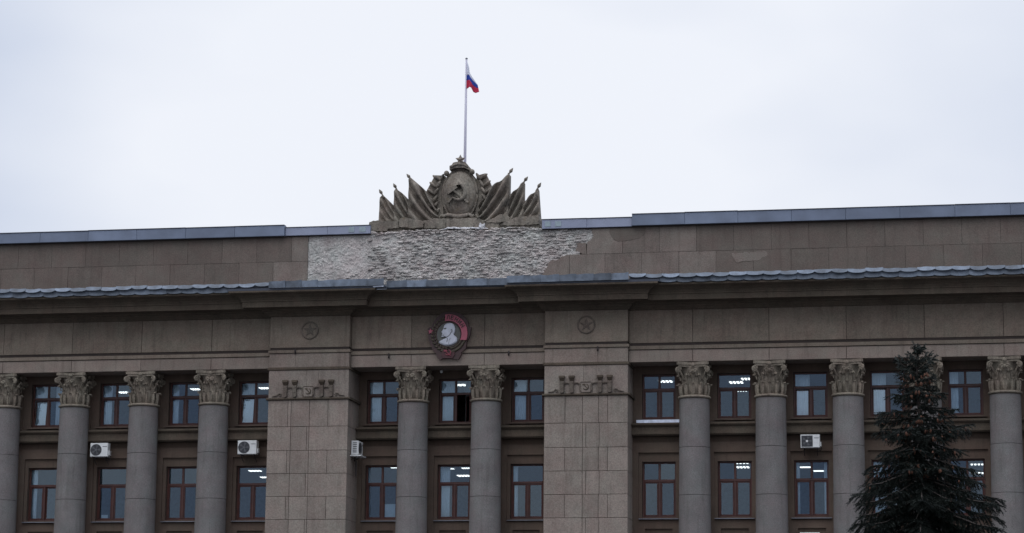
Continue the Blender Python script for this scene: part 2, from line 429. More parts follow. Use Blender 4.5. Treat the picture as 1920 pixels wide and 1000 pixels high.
wall(r_bays, PO - 0.3, XE, YW); wall(l_bays, -XE, -PO + 0.3, YW); wall(c_bays, -PI - 0.3, PI + 0.3, YC)
# interior shells of the two storeys in view
mb = MB()
for x0, x1 in ((-XE, XE),):
    for z0, z1 in ((9.35, 13.2), (13.55, 17.05)):
        mb.add([(x0, 1.8, z0), (x1, 1.8, z0), (x1, 15, z0), (x0, 15, z0)], [(0, 1, 2, 3)])
        mb.add([(x0, 1.8, z1), (x1, 1.8, z1), (x1, 15, z1), (x0, 15, z1)], [(0, 3, 2, 1)])
        mb.add([(x0, 15, z0), (x1, 15, z0), (x1, 15, z1), (x0, 15, z1)], [(0, 1, 2, 3)])
        for x in (x0, x1): mb.add([(x, 1.8, z0), (x, 15, z0), (x, 15, z1), (x, 1.8, z1)], [(0, 1, 2, 3)])
mb.build('interior_shell', M['room'], B)
mb = MB(); mb.box(-XE, XE, 15.1, 15.5, 0, 23); mb.box(-XE, -XE + 0.3, 1.8, 15.1, 0, 20); mb.box(XE - 0.3, XE, 1.8, 15.1, 0, 20)
mb.build('rear_wall', M['wall'], B)
MB().box(-XE, XE, 2.3, 15.1, 22.9, 23.2).build('roof', M['zinc'], B)

# ---- string course below the upper windows, one length between each pair of columns
def band(x0, x1, yw, material):
    mb = MB()
    prof = [(yw + 0.1, 13.84), (yw - 0.30, 13.86), (yw - 0.36, 13.92), (yw - 0.36, 14.22), (yw - 0.40, 14.24), (yw - 0.50, 14.32), (yw - 0.50, 14.38), (yw + 0.1, 14.50)]
    n = len(prof)
    vs = [(x0, y, z) for y, z in prof] + [(x1, y, z) for y, z in prof]
    mb.add(vs, [(i, i + n, (i + 1) % n + n, (i + 1) % n) for i in range(n)] + [tuple(range(n)), tuple(range(2 * n - 1, n - 1, -1))])
    mb.build('string_course', material, B)
segs = [(-PI, -SP / 2), (-SP / 2, SP / 2), (SP / 2, PI)]
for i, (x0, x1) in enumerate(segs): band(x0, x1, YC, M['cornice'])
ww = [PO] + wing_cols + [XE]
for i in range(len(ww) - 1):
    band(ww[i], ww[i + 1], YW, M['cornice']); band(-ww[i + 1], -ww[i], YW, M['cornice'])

# ---- architrave, taenia and frieze blocks
def entab(edges, yf, back):
    for i in range(len(edges) - 1):
        x0, x1 = edges[i], edges[i + 1]
        stone_block('architrave_block', x0, x1, yf, back, 16.94, 17.485, M['architrave'], B, 0.012, 0.008)
        stone_block('frieze_block', x0, x1, yf + 0.02, yf + 0.7, 17.775, 19.30, M['frieze'], B, 0.012, 0.008)
    x0, x1 = edges[0], edges[-1]
    MB().box(x0, x1, yf - 0.055, yf + 0.6, 17.50, 17.655).build('taenia', M['frieze'], B)
    MB().box(x0, x1, yf + 0.12, yf + 0.6, 17.65, 17.775).build('joint_backing', M['joint'], B)
    MB().box(x0 + 0.01, x1 - 0.01, yf + 0.05, back - 0.02, 16.96, 19.28).build('joint_backing', M['joint'], B)
entab(ww, 0.0, YW); entab([-q for q in ww[::-1]], 0.0, YW); entab([-PI, -SP / 2, SP / 2, PI], 0.05, YC)

# ---- pillars
ZC = [7.0, 8.1, 9.18, 10.2, 11.21, 12.22, 13.24, 14.30, 15.49]
for side in (-1, 1):
    x0, x1 = (PI, PO) if side > 0 else (-PO, -PI)
    W = x1 - x0
    A_, B_ = ([0, .25, .46, .65, .76, 1], [0, .46, .5, .66, 1]) if side > 0 else ([0, .25, .29, .52, .75, 1], [0, .29, .49, .52, 1])
    for c in range(len(ZC) - 1):
        fr_ = A_ if (len(ZC) - c) % 2 == 0 else B_
        for i in range(len(fr_) - 1):
            stone_block('ashlar', x0 + W * fr_[i], x0 + W * fr_[i + 1], PF, 1.7, ZC[c], ZC[c + 1], M['pillar'], B, 0.012, 0.007)
    MB().box(x0 + 0.03, x1 - 0.03, PF + 0.035, 1.66, 0.5, 19.3).build('joint_backing', M['joint'], B)
    MB().box(x0 - 0.1, x1 + 0.1, PF - 0.1, 1.7, 0, 7.0).build('pillar_base', M['base'], B)
    xc = (x0 + x1) / 2
    MB().block(x0 - 0.09, x1 + 0.09, PF - 0.09, 1.7, 15.49, 15.59, 0.03).build('ledge', M['cornice'], B)
    # upper face in three slabs
    for a, b_ in ((0, .47), (.47, .62), (.62, 1)):
        stone_block('face_slab', x0 + W * a, x0 + W * b_, PF, 1.7, 15.59, 16.82, M['pillar'], B, 0.006, 0.004)
    MB().block(x0 - 0.05, x1 + 0.05, PF - 0.05, 1.7, 16.82, 16.95, 0.03).build('astragal', M['cornice'], B)
    split = 0.33 if side < 0 else 0.64
    for a, b_ in ((0, split), (split, 1)):
        stone_block('architrave_block', x0 + W * a, x0 + W * b_, PF, 1.7, 16.95, 17.58, M['architrave'], B, 0.008, 0.004)
    MB().box(x0 - 0.045, x1 + 0.045, PF - 0.055, 1.7, 17.595, 17.72).build('taenia', M['frieze'], B)
    stone_block('frieze_block', x0, x1, PF + 0.01, 1.7, 17.83, 19.32, M['frieze'], B, 0.012, 0.006)
    # carved ornament of four flaring torches, festoons and a central shield
    orn = M['pillar']
    for dx in (-1.05, -0.62, 0.62, 1.05):
        X = xc + dx
        mb = MB()
        mb.add([(X - .075, PF - .04, 16.12), (X + .075, PF - .04, 16.12), (X + .075, PF + .02, 16.12), (X - .075, PF + .02, 16.12),
                (X - .12, PF - .15, 16.27), (X + .12, PF - .15, 16.27), (X + .12, PF + .02, 16.27), (X - .12, PF + .02, 16.27)],
               [(0, 3, 2, 1), (4, 5, 6, 7), (0, 1, 5, 4), (1, 2, 6, 5), (2, 3, 7, 6), (3, 0, 4, 7)])
        mb.box(X - .125, X + .125, PF - .16, PF + .02, 16.27, 16.36)
        mb.build('torch_cup', M['cornice'], B)  # darker stone than the pillar, shade of the flaring cup put into the colour
        mb = MB()
        for q in range(5):
            z = 15.62 + q * 0.1
            mb.prism([(X - .1, z + .1), (X - .085, z + .02), (X, z - .02), (X + .085, z + .02), (X + .1, z + .1)], PF - .14 + .012 * (q % 2), PF + .02)
        mb.build('torch_shaft', M['relief'], B)
    for a, b_ in ((-1.05, -.62), (-.62, -.22), (.22, .62), (.62, 1.05)):
        o_s = -1 if b_ <= 0 else 1
        pts = [(xc + a + (b_ - a) * t_ / 8, PF - 0.03, 15.98 + 0.07 * math.sin(math.pi * t_ / 8)) for t_ in range(9)]
        if abs(a + b_) < 1: pts = pts if o_s < 0 else pts[::-1]; pts += [(pts[-1][0] - o_s * .005 * k, PF - .03, 15.98 - .09 * k) for k in range(1, 5)]
        MB().tube(pts, [.040] * len(pts), 6).build('festoon', M['relief'], B)
    for s_ in (-1, 1):
        pts = [(xc + s_ * (1.30 + (.10 - .008 * k) * math.cos(k * .6)), PF - .03, 15.70 + (.09 - .007 * k) * math.sin(k * .6)) for k in range(10, -1, -1)]
        pts += [(xc + s_ * (1.42 + .05 * k), PF - .03, 15.69 - .008 * k) for k in range(6)]
        MB().tube(pts, [.026] * 11 + [.03, .034, .03, .026, .02, .01], 5).build('scroll', M['relief'], B)
    mb = MB()
    shp = [(-.26, 16.02), (-.2, 16.08), (.2, 16.08), (.26, 16.02), (.27, 15.75), (.18, 15.63), (-.18, 15.63), (-.27, 15.75)]
    mb.prism([(xc + a, c_) for a, c_ in shp], PF - .06, PF + .02)
    sh = mb.build('shield', orn, B)
    MB().tube([(xc + a, PF - .06, c_) for a, c_ in shp + shp[:2]], .022, 5).build('shield_rim', M['relief'], sh)
    mb = MB()
    mb.tube([(xc + .12 * math.cos(math.radians(a)), PF - .075, 15.87 + .12 * math.sin(math.radians(a))) for a in range(-150, 80, 20)], [.012 + .014 * math.sin(math.pi * k / 11) for k in range(12)], 5)
    mb.tube([(xc - .09, PF - .07, 15.98), (xc + .10, PF - .07, 15.76)], .018, 5)
    mb.box(xc - .14, xc - .02, PF - .085, PF - .05, 15.955, 16.0)
    mb.build('hammer_and_sickle', M['cornice'], sh)
    # star rosette on the frieze
    mb = MB()
    yr = PF + 0.01
    mb.tube([(xc + .37 * math.cos(math.radians(a)), yr - .012, 18.60 + .37 * math.sin(math.radians(a))) for a in range(0, 361, 12)], 0.038, 6)
    ro = mb.build('star_rosette', M['relief'], B)
    mb = MB()
    sp = star_poly(xc, 18.60, .33, .135)
    for i in range(10):
        a, b_ = sp[i], sp[(i + 1) % 10]
        mb.add([(xc, yr - .06, 18.60), (a[0], yr - .005, a[1]), (b_[0], yr - .005, b_[1]), (a[0], yr + .02, a[1]), (b_[0], yr + .02, b_[1])], [(0, 2, 1), (1, 2, 4, 3)])
    mb.build('star', M['relief'], ro)

# iron hooks on the architrave
for x, z, y in ((-6.86, 17.66, PF), (-2.65, 17.43, 0.05), (2.75, 17.45, 0.05), (6.74, 17.53, PF)):
    MB().tube([(x, y - .01, z + .1), (x, y - .1, z + .06), (x + .02, y - .12, z - .02), (x, y - .05, z - .1)], .035, 6).build('iron_hook', M['iron'], B)

# ---- cornice (profile swept, breaking forward over the pillars)
CP = [(0.0, 19.22), (0.05, 19.24), (0.10, 19.30), (0.18, 19.36), (0.22, 19.42), (0.30, 19.44), (0.34, 19.50), (0.98, 19.53), (1.0, 19.50), (1.0, 19.735),
      (1.04, 19.75), (1.04, 19.80), (1.12, 19.90), (1.28, 20.00), (1.46, 20.06), (1.50, 20.09), (1.50, 20.16), (0.0, 20.22)]
def sweep(path, material, prof=CP, name='cornice'):
    """path: (x, y, nx, ny): profile point = (x + out*nx, y + out*ny)"""
    mb = MB(); n = len(prof); vs = []; fs = []
    for x, y, nx, ny in path:
        vs += [(x + o * nx, y + o * ny, z) for o, z in prof]
    for i in range(len(path) - 1):
        for j in range(n - 1):
            fs.append((i * n + j, (i + 1) * n + j, (i + 1) * n + j + 1, i * n + j + 1))
    fs.append(tuple(range(n - 1, -1, -1))); fs.append(tuple(range((len(path) - 1) * n, len(path) * n)))
    mb.add(vs, fs)
    return mb.build(name, material, B)
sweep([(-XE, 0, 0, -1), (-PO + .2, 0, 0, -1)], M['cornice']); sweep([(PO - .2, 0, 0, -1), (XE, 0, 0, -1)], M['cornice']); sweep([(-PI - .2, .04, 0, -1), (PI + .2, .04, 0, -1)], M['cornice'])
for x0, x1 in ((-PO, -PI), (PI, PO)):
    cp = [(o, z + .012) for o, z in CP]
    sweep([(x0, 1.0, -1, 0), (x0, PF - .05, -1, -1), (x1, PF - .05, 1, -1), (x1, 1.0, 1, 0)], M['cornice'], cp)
MB().add([(-XE, -1.4, 20.17), (XE, -1.4, 20.17), (XE, 1.7, 20.95), (-XE, 1.7, 20.95), (-XE, -1.4, 20.16), (XE, -1.4, 20.16), (XE, 1.7, 20.9), (-XE, 1.7, 20.9)],
         [(0, 1, 2, 3), (0, 4, 5, 1), (1, 5, 6, 2), (3, 2, 6, 7), (0, 3, 7, 4)]).build('cornice_roof', M['sheet'], B)
MB().box(-XE, XE, 0.7, 1.6, 19.28, 20.0).build('cornice_core', M['joint'], B)

# ---- flashing sheets along the cornice edge
def sheet_row(x0, x1, pitch, y, z0, z1, scal, lean, jitter=0.022, toothed=False):
    n = max(1, round((x1 - x0) / pitch)); p = (x1 - x0) / n
    for i in range(n):
        a, b_ = x0 + i * p - 0.012, x0 + (i + 1) * p + 0.012
        s_ = scal * random.uniform(0.6, 1.4); jz = random.uniform(-jitter, jitter)
        h = z1 - z0
        nseg = 8
        P = []; Q = []
        tw = random.uniform(-0.05, 0.05)
        for r_ in range(4):
            v_ = r_ / 3
            rowp = []; rowq = []
            for k in range(nseg + 1):
                u_ = k / nseg
                zb = z0 + jz + s_ * (1 - (1 - abs(2 * u_ - 1) ** 3.0))
                zt = z1 + jz + (0.035 * u_ if toothed else 0.0) + 0.01 * math.sin(7 * u_ + i)
                z = zb + (zt - zb) * v_
                yy = y - lean * (1 - v_) + 0.018 * math.sin(u_ * math.pi) * (1 - v_) * -1 + tw * (u_ - .5) + 0.004 * (i % 2)
                rowp.append((a + (b_ - a) * u_, yy, z)); rowq.append((a + (b_ - a) * u_, yy + 0.012, z))
            P.append(rowp); Q.append(rowq)
        MB().shell(P, Q).build('flashing_sheet', M['sheet'], B)
for sx in (-1, 1):
    xa, xb = sorted((sx * 9.62, sx * XE))
    sheet_row(xa, xb, 0.72, -1.53, 20.15, 20.42, 0.05, 0.03)
    xa, xb = sorted((sx * 7.7 if sx < 0 else 8.3, sx * XE))
    sheet_row(xa, xb, 0.72, -1.57, 20.37, 20.55, 0.08, 0.085)
    MB().box(xa, xb, -1.49, -1.40, 20.17, 20.54).build('flashing_backing', M['zinc_edge'], B)
sheet_row(-7.7, -2.5, 0.74, -1.86, 20.27, 20.55, 0.008, 0.02, 0.008, True)
sheet_row(-2.42, 2.96, 0.90, -1.56, 20.21, 20.50, 0.008, 0.02, 0.006, True)
sheet_row(3.0, 8.3, 0.74, -1.86, 20.25, 20.54, 0.008, 0.02, 0.008, True)
for xa, xb, y, z in ((-9.62, -2.45, -1.80, 20.175), (-2.45, 2.98, -1.48, 20.165), (2.98, 9.62, -1.80, 20.175)):
    MB().box(xa, xb, y, y + 0.3, z, z + 0.10).build('flashing_backing', M['zinc_edge'], B)
MB().add([(-2.95, -1.80, 20.20), (-2.5, -1.86, 20.22), (-2.5, -1.84, 20.27), (-3.0, -1.80, 20.25), (-2.95, -1.78, 20.20), (-2.5, -1.82, 20.22), (-2.5, -1.81, 20.27), (-3.0, -1.78, 20.25)],
         [(0, 1, 2, 3), (7, 6, 5, 4), (0, 4, 5, 1), (1, 5, 6, 2), (2, 6, 7, 3), (3, 7, 4, 0)]).build('bent_flashing', M['sill_bright'], B)

# ---- attic wall: two courses of slabs, stripped to mortar and brick in the middle
AY = 1.60
MB().box(-XE, XE, AY + 0.16, 2.4, 20.6, 23.3).build('joint_backing', M['joint'], B)
def attic_slab(poly, pale, proud=0.0):
    mb = MB()
    n = len(poly); cx = sum(p[0] for p in poly) / n; cz = sum(p[1] for p in poly) / n
    mb.prism(poly, AY - proud, AY + 0.2)
    return mb.build('attic_slab', M['attic_pale'] if pale else M['attic'], B)
ZJ = 22.09
tops = [7.55 + 1.65 * k for k in range(14)]; bots = [6.76 + 1.65 * k for k in range(14)]
for row, edges in ((1, tops), (0, bots)):
    z0, z1 = ((ZJ, 23.30) if row else (20.9, ZJ))
    for i in range(len(edges) - 1):
        if edges[i] < XE:
            x1 = min(edges[i + 1], XE)
            pale = (edges[i] < 8.5) or (row and edges[i] < 10 ) or (row == 0 and 9.8 < edges[i] < 10.2)
            stone_block('attic_slab', edges[i], x1, AY, AY + 0.2, z0, z1, M['attic_pale' if pale else 'attic'], B, 0.005, 0.004)
ltops = [-6.93] + [-7.70 - 1.65 * k for k in range(14)]; lbots = [-6.93, -8.55] + [-10.17 - 1.65 * k for k in range(13)]
for row, edges in ((1, ltops), (0, lbots)):
    z0, z1 = ((ZJ, 23.30) if row else (20.9, ZJ))
    for i in range(len(edges) - 1):
        if edges[i] > -XE:
            x1 = max(edges[i + 1], -XE)
            stone_block('attic_slab', x1, edges[i], AY, AY + 0.2, z0, z1, M['attic_pale' if i < 1 else 'attic'], B, 0.005, 0.004)
def rag(pts, amp=0.03, seed=0):
    rnd = random.Random(seed); o = []
    for i in range(len(pts) - 1):
        a, b_ = pts[i], pts[i + 1]; k = max(1, int(math.dist(a, b_) / 0.09))
        for q in range(k):
            f = q / k; e = 0 if q == 0 else amp
            o.append((a[0] + (b_[0] - a[0]) * f + rnd.uniform(-e, e), a[1] + (b_[1] - a[1]) * f + rnd.uniform(-e, e)))
    o.append(pts[-1]); return o
attic_slab([(5.15, 20.9), (5.15, 22.08)] + rag([(5.05, 22.08), (4.78, 22.0), (4.72, 21.9), (4.45, 21.86), (4.25, 21.78), (4.06, 21.40), (3.93, 21.2), (3.85, 20.9)], 0.025, 1), True)
attic_slab([(5.165, 20.9), (6.755, 20.9), (6.755, ZJ - .006), (5.165, ZJ - .006)], True)
attic_slab([(7.54, ZJ + .006), (7.54, 23.3)] + rag([(6.2, 23.3), (6.17, 23.1), (6.24, 22.92), (6.10, 22.72), (5.95, 22.62)], 0.03, 2) + [(5.93, ZJ + .006)], True)
attic_slab(rag([(5.90, 22.60), (5.45, 22.62), (5.52, 22.45), (5.42, 22.30), (5.75, 22.12)], 0.02, 3) + [(5.9, ZJ + .006), (5.915, ZJ + .006)], True, -0.03)
# thin repair skims on the slabs
for pts, pr in (([(6.95, 23.1), (7.1, 22.8), (7.35, 22.62), (7.9, 22.66), (8.35, 22.75), (8.55, 23.0), (8.6, 23.25), (7.0, 23.25)], .012),
                ([(9.2, 22.15), (9.25, 23.2), (10.75, 23.22), (10.78, 22.2), (10.1, 22.12)], .010),
                ([(12.4, 21.95), (13.9, 22.02), (14.0, 21.85), (13.6, 21.62), (12.6, 21.55)], .010)):
    MB().prism(rag(pts + pts[:1], .03, int(pr * 1000 + pts[0][0]))[:-1], AY - pr, AY + .05).build('plaster_patch', M['attic_pale' if pts[0][0] > 9 else 'attic'], B)
# rough mortar sheet (real relief) with bricks showing through
def nz(x, z, s, o=0.0):
    return noise.noise(Vector((x * s, z * s, o)))
def rough(x, z):
    """how far the mortar has fallen away: 0 smooth on the left, 1 rough"""
    e = x + 4.1 + 0.8 * nz(x, z, 1.1, 3) - (z - 22.2) * 0.5
    return max(0.45, min(1, 0.55 + e * 0.28 + .25 * nz(x, z, 2.3, 21)))
x0, x1, z0, z1 = -6.93, 6.45, 20.95, 23.34
nx, nz_ = 560, 110
def sst(a, b_, t_):
    t_ = max(0, min(1, (t_ - a) / (b_ - a))); return t_ * t_ * (3 - 2 * t_)
vs = []; fs = []
for j in range(nz_ + 1):
    for i in range(nx + 1):
        x = x0 + (x1 - x0) * i / nx; z = z0 + (z1 - z0) * j / nz_
        r_ = rough(x, z)
        wz = z + .16 * nz(x, z, 1.9, 8) + .05 * nz(x, z, 6, 11)
        lump = sst(-.12, .16, nz(x * .62, wz, 6.2, 4.2)) + .6 * sst(-.08, .14, nz(x * .7, wz, 12.0, 5.5))
        d = r_ * (0.9 + .7 * nz(x, z, 1.2, 12)) * (0.041 * lump - .034 + 0.016 * nz(x, z * 1.6, 20, 5)) + 0.012 * nz(x, z, 9, 9) + 0.022 * nz(x, z, 1.5, 7)
        lim = 3.95 + max(0, z - 21.2) * 1.15 if z < 21.98 else 5.5 + max(0, z - 22.3) * 1.1
        vs.append((x, AY + 0.055 - d + (.13 if x > lim + .12 else 0), z))
for j in range(nz_):
    for i in range(nx):
        a = j * (nx + 1) + i; fs.append((a, a + 1, a + nx + 2, a + nx + 1))
MB().add(vs, fs).build('rough_mortar', M['mortar'], B, smooth=False)
# bricks
bm_v = []
for k in range(10):
    rnd = random.Random(50 + k); P = []; Q = []
    for i in range(4):
        P.append([]); Q.append([])
        for j in range(6):
            u_, v_ = j / 5 - .5, i / 3 - .5
            e = (abs(u_) > .4) * .022 + (abs(v_) > .4) * .018
            P[-1].append((u_ * .26 + rnd.uniform(-.022, .022), e + rnd.uniform(-.016, .010), v_ * .085 + rnd.uniform(-.013, .013)))
            Q[-1].append((u_ * .24, .10, v_ * .07))
    bm_v.append(MB().shell(P, Q))
bricks = []
rw = 0
z = 21.0
while z < 23.30:
    x = -5.2 + random.uniform(0, .25)
    while x < 6.3:
        r_ = rough(x, z)
        lim = 3.95 + max(0, z - 21.2) * 1.15 if z < 22.3 else 5.3 + (z - 22.3) * 0.9
        if r_ > 0.55 and x < lim and random.random() < 0.28 + 0.36 * r_:
            pr = random.uniform(-.005, .060) + 0.02 * nz(x, z, 1.3, 2)
            bricks.append((pr, x, z + random.uniform(-.03, .03), random.randrange(10), random.uniform(-.12, .12), random.uniform(.6, 1.3)))
        x += random.choice((0.27, 0.27, 0.14, 0.30)) 
    z += 0.104
bricks.sort(reverse=True)
bmesh_shared = [q.mesh('brick', M['brick']) for q in bm_v]
vs_mb = MB()
for i, (pr, x, z, k, rt, sc) in enumerate(bricks):
    y = AY + 0.045 - pr
    if i < 300:
        o = link('brick', bmesh_shared[k], B, (x, y, z)); o.rotation_euler = (random.uniform(-.15, .15), rt, random.uniform(-.06, .06)); o.scale = (sc, 1, random.uniform(.85, 1.2))
    else:
        vs_mb.add([(x + a * sc, y + b_, z + c) for a, b_, c in bm_v[k].v], bm_v[k].f)
o = vs_mb.build('flush_bricks', M['brick'], B); o['kind'] = 'stuff'

# ---- coping sheets on the attic
def coping(x0, x1, y, z0, z1, pitch, material):
    n = max(1, round((x1 - x0) / pitch)); p = (x1 - x0) / n
    for i in range(n):
        a, b_ = x0 + i * p, x0 + (i + 1) * p
        dz = random.uniform(-.008, .008)
        mb = MB(); mb.block(a + .002, b_ - .002, y + random.uniform(-.004, .004), 2.35, z0, z1 + dz, 0.012)
        o = mb.build('coping_sheet', material, B)
        MB().box(a + .002, b_ - .002, y - .025, y + .3, z1 + dz, z1 + .028 + dz).build('drip_edge', M['zinc_edge'], o)
    MB().box(x0, x1, y + .06, AY + .1, z0 - .035, z0).build('coping_shadow_strip', M['joint'], B)  # dark strip painted in for the shadow under the coping
coping(-XE, -8.0, 1.36, 23.26, 23.745, 2.4, M['zinc'])
coping(8.0, XE, 1.36, 23.28, 23.80, 2.4, M['zinc'])
coping(-7.99, -3.99, 1.48, 23.28, 23.66, 2.0, M['zinc_pale'])
coping(3.92, 7.99, 1.48, 23.27, 23.68, 2.0, M['zinc_pale'])
for xs in ((4.06, 4.32), (4.52, 4.80), (-5.0, -4.74), (-4.5, -4.2)):
    MB().block(xs[0], xs[1], 1.462, 1.52, 23.36, 23.60, .004).build('vent_panel', M['vent'], B)

# ---- columns (one built, the rest copied part by part)
def col_build(X):
    Y = 0.62
    c = link('column', None, B, (X, Y, 0))
    def part(mb, name, mt, smooth=True, rz=0.0, parent=c):
        return link(name, mb.mesh(name, mt, (0, 0, 0), smooth), c, (X, Y, 0), rz)
    zj = [1.2, 2.9, 4.95, 7.03, 9.11, 11.19, 13.25, 15.36]
    rad = lambda z: 0.735 - 0.085 * ((z - 1.2) / 14.2) ** 1.4
    for i in range(len(zj) - 1):
        a, b_ = zj[i], zj[i + 1]
        prof = [(rad(a) - .05, a + .006), (rad(a) - .02, a + .006), (rad(a) - .006, a + .007), (rad(a), a + .012), (rad(a), a + .02), (rad(a), a + .06)] + [(rad(a + (b_ - a) * k / 5), a + (b_ - a) * k / 5) for k in range(1, 5)] + [(rad(b_), b_ - .06), (rad(b_), b_ - .02), (rad(b_), b_ - .012), (rad(b_) - .006, b_ - .007), (rad(b_) - .02, b_ - .006), (rad(b_) - .05, b_ - .006)]
        me = MB().lathe(prof, 40).mesh('drum', M['column'], (0, 0, 0), True)
        link('drum', me, c, (X, Y, 0))
    part(MB().lathe([(0.60, 1.2), (0.60, 15.4)], 24), 'joint_core', M['joint'])
    part(MB().lathe([(.95, .0), (.95, .5), (.88, .55), (.92, .75), (.85, .9), (.78, .95), (.82, 1.1), (.74, 1.2)], 32), 'column_base', M['base'])
    part(MB().lathe([(.60, 15.36), (.66, 15.37), (.715, 15.40), (.725, 15.435), (.70, 15.475), (.63, 15.50)], 40), 'neck_ring', M['capital'])
    part(MB().lathe([(.54, 15.49), (.52, 15.9), (.48, 16.2), (.48, 16.45), (.52, 16.62), (.56, 16.70), (.55, 16.74)], 28), 'bell', M['capital'])
    # abacus with hollowed sides and cut corners
    mb = MB()
    for z0, z1, k in ((16.72, 16.81, .97), (16.81, 16.935, 1.04)):
        pl = []
        for q in range(4):
            a = math.pi / 2 * q
            pts = [(.60, -.66), (.665, -.60)] + [(.545 + .12 * (abs(t_ - 4) / 4) ** 2, -.60 + 1.2 * t_ / 8) for t_ in range(1, 8)] + [(.665, .60)]
            for x, y in pts: pl.append((k * (x * math.cos(a) - y * math.sin(a)), k * (x * math.sin(a) + y * math.cos(a))))
        n = len(pl)
        mb.add([(x, y, z0) for x, y in pl] + [(x, y, z1) for x, y in pl], [tuple(range(n - 1, -1, -1)), tuple(range(n, 2 * n))] + [(i, (i + 1) % n, (i + 1) % n + n, i + n) for i in range(n)])
    part(mb, 'abacus', M['capital'], False)
    # acanthus leaves
    def leaf(h, wid, r0, curl, z0):
        P = []; Q = []
        for i in range(13):
            t_ = i / 12
            if t_ < 0.75:
                r = r0 + 0.03 * t_ + 0.03 * math.sin(t_ * 3); z = z0 + h * t_ / 0.75 * 0.93
            else:
                a = (t_ - .75) / .25 * math.radians(165)
                r = r0 + .045 + curl * (1 - math.cos(a)); z = z0 + h * .93 + curl * math.sin(a)
            wd = wid * (0.62 + 0.45 * math.sin(min(t_ * 1.25, 1) * math.pi * .75)) * (1 - 0.62 * max(0, (t_ - .55) / .45) ** 1.5) * (1 + .10 * math.sin(t_ * 26))
            P.append([]); Q.append([])
            for j in range(7):
                u_ = j / 6 * 2 - 1
                rr = r - 0.06 * u_ * u_ + 0.03 * math.cos(u_ * 2 * math.pi) - .012
                P[-1].append((rr, wd * u_, z - .02 * abs(u_))); Q[-1].append((rr - .035, wd * u_ * .97, z - .02 * abs(u_)))
        return MB().shell(P, Q)
    l1 = leaf(.50, .088, .62, .06, 15.50).mesh('acanthus_leaf', M['capital']); l2 = leaf(.40, .135, .52, .12, 15.94).mesh('acanthus_leaf', M['capital'])
    for k in range(12): link('acanthus_leaf', l1, c, (X, Y, 0), math.radians(30 * k))
    for k in range(8): link('acanthus_leaf', l2, c, (X, Y, 0), math.radians(45 * k + 22.5))
    # corner volutes, inner helices, fleurons
    mb = MB()
    pts = []
    for k in range(9): pts.append((.52 + .035 * k, 0, 16.16 + .05 * k))
    cxv, czv = .90, 16.57
    for k in range(20):
        a = math.radians(150 - 30 * k); r = .125 * (1 - k / 24)
        pts.append((cxv + r * math.cos(a), 0, czv + r * math.sin(a)))
    mb.tube(pts, [.03 + .012 * min(1, k / 8) for k in range(9)] + [.045] * 20, 6)
    mb.ell((cxv, 0, czv), (.05, .06, .05), 8, 5)
    mb.box(cxv - .16, cxv - .02, -.05, .05, 16.60, 16.74)
    vm_ = mb.mesh('volute', M['capital'])
    for k in range(4): link('volute', vm_, c, (X, Y, 0), math.radians(45 + 90 * k))
    mb = MB()
    for s_ in (-1, 1):
        pts = [(.56, s_ * .30, 16.15), (.62, s_ * .26, 16.35), (.68, s_ * .21, 16.5)]
        for k in range(13):
            a = math.radians(20 + 32 * k); r = .085 * (1 - k / 16)
            pts.append((.73, s_ * (.11 + r * math.cos(a)), 16.52 + r * math.sin(a)))
        mb.tube(pts, .028, 5)
    hm = mb.mesh('helix', M['capital'])
    fm = MB().ell((.66, 0, 16.80), (.06, .11, .085), 8, 6).mesh('fleuron', M['capital'])
    bms = [MB().ell(q, r_, 8, 6).mesh('boss', M['capital']) for q, r_ in (((.60, 0, 16.50), (.08, .10, .10)), ((.60, .17, 16.38), (.06, .06, .10)), ((.60, -.17, 16.38), (.06, .06, .10)))]
    for k in range(4):
        for q in bms: link('boss', q, c, (X, Y, 0), math.radians(90 * k))
        link('helix', hm, c, (X, Y, 0), math.radians(90 * k)); link('fleuron', fm, c, (X, Y, 0), math.radians(90 * k))
    return c
col0 = col_build(cols_x[0])
for X in cols_x[1:]:
    c = link('column', None, B, (X, 0.62, 0))
    for ch in list(col0.children):
        d = ch.copy(); COL.objects.link(d); d.parent = c

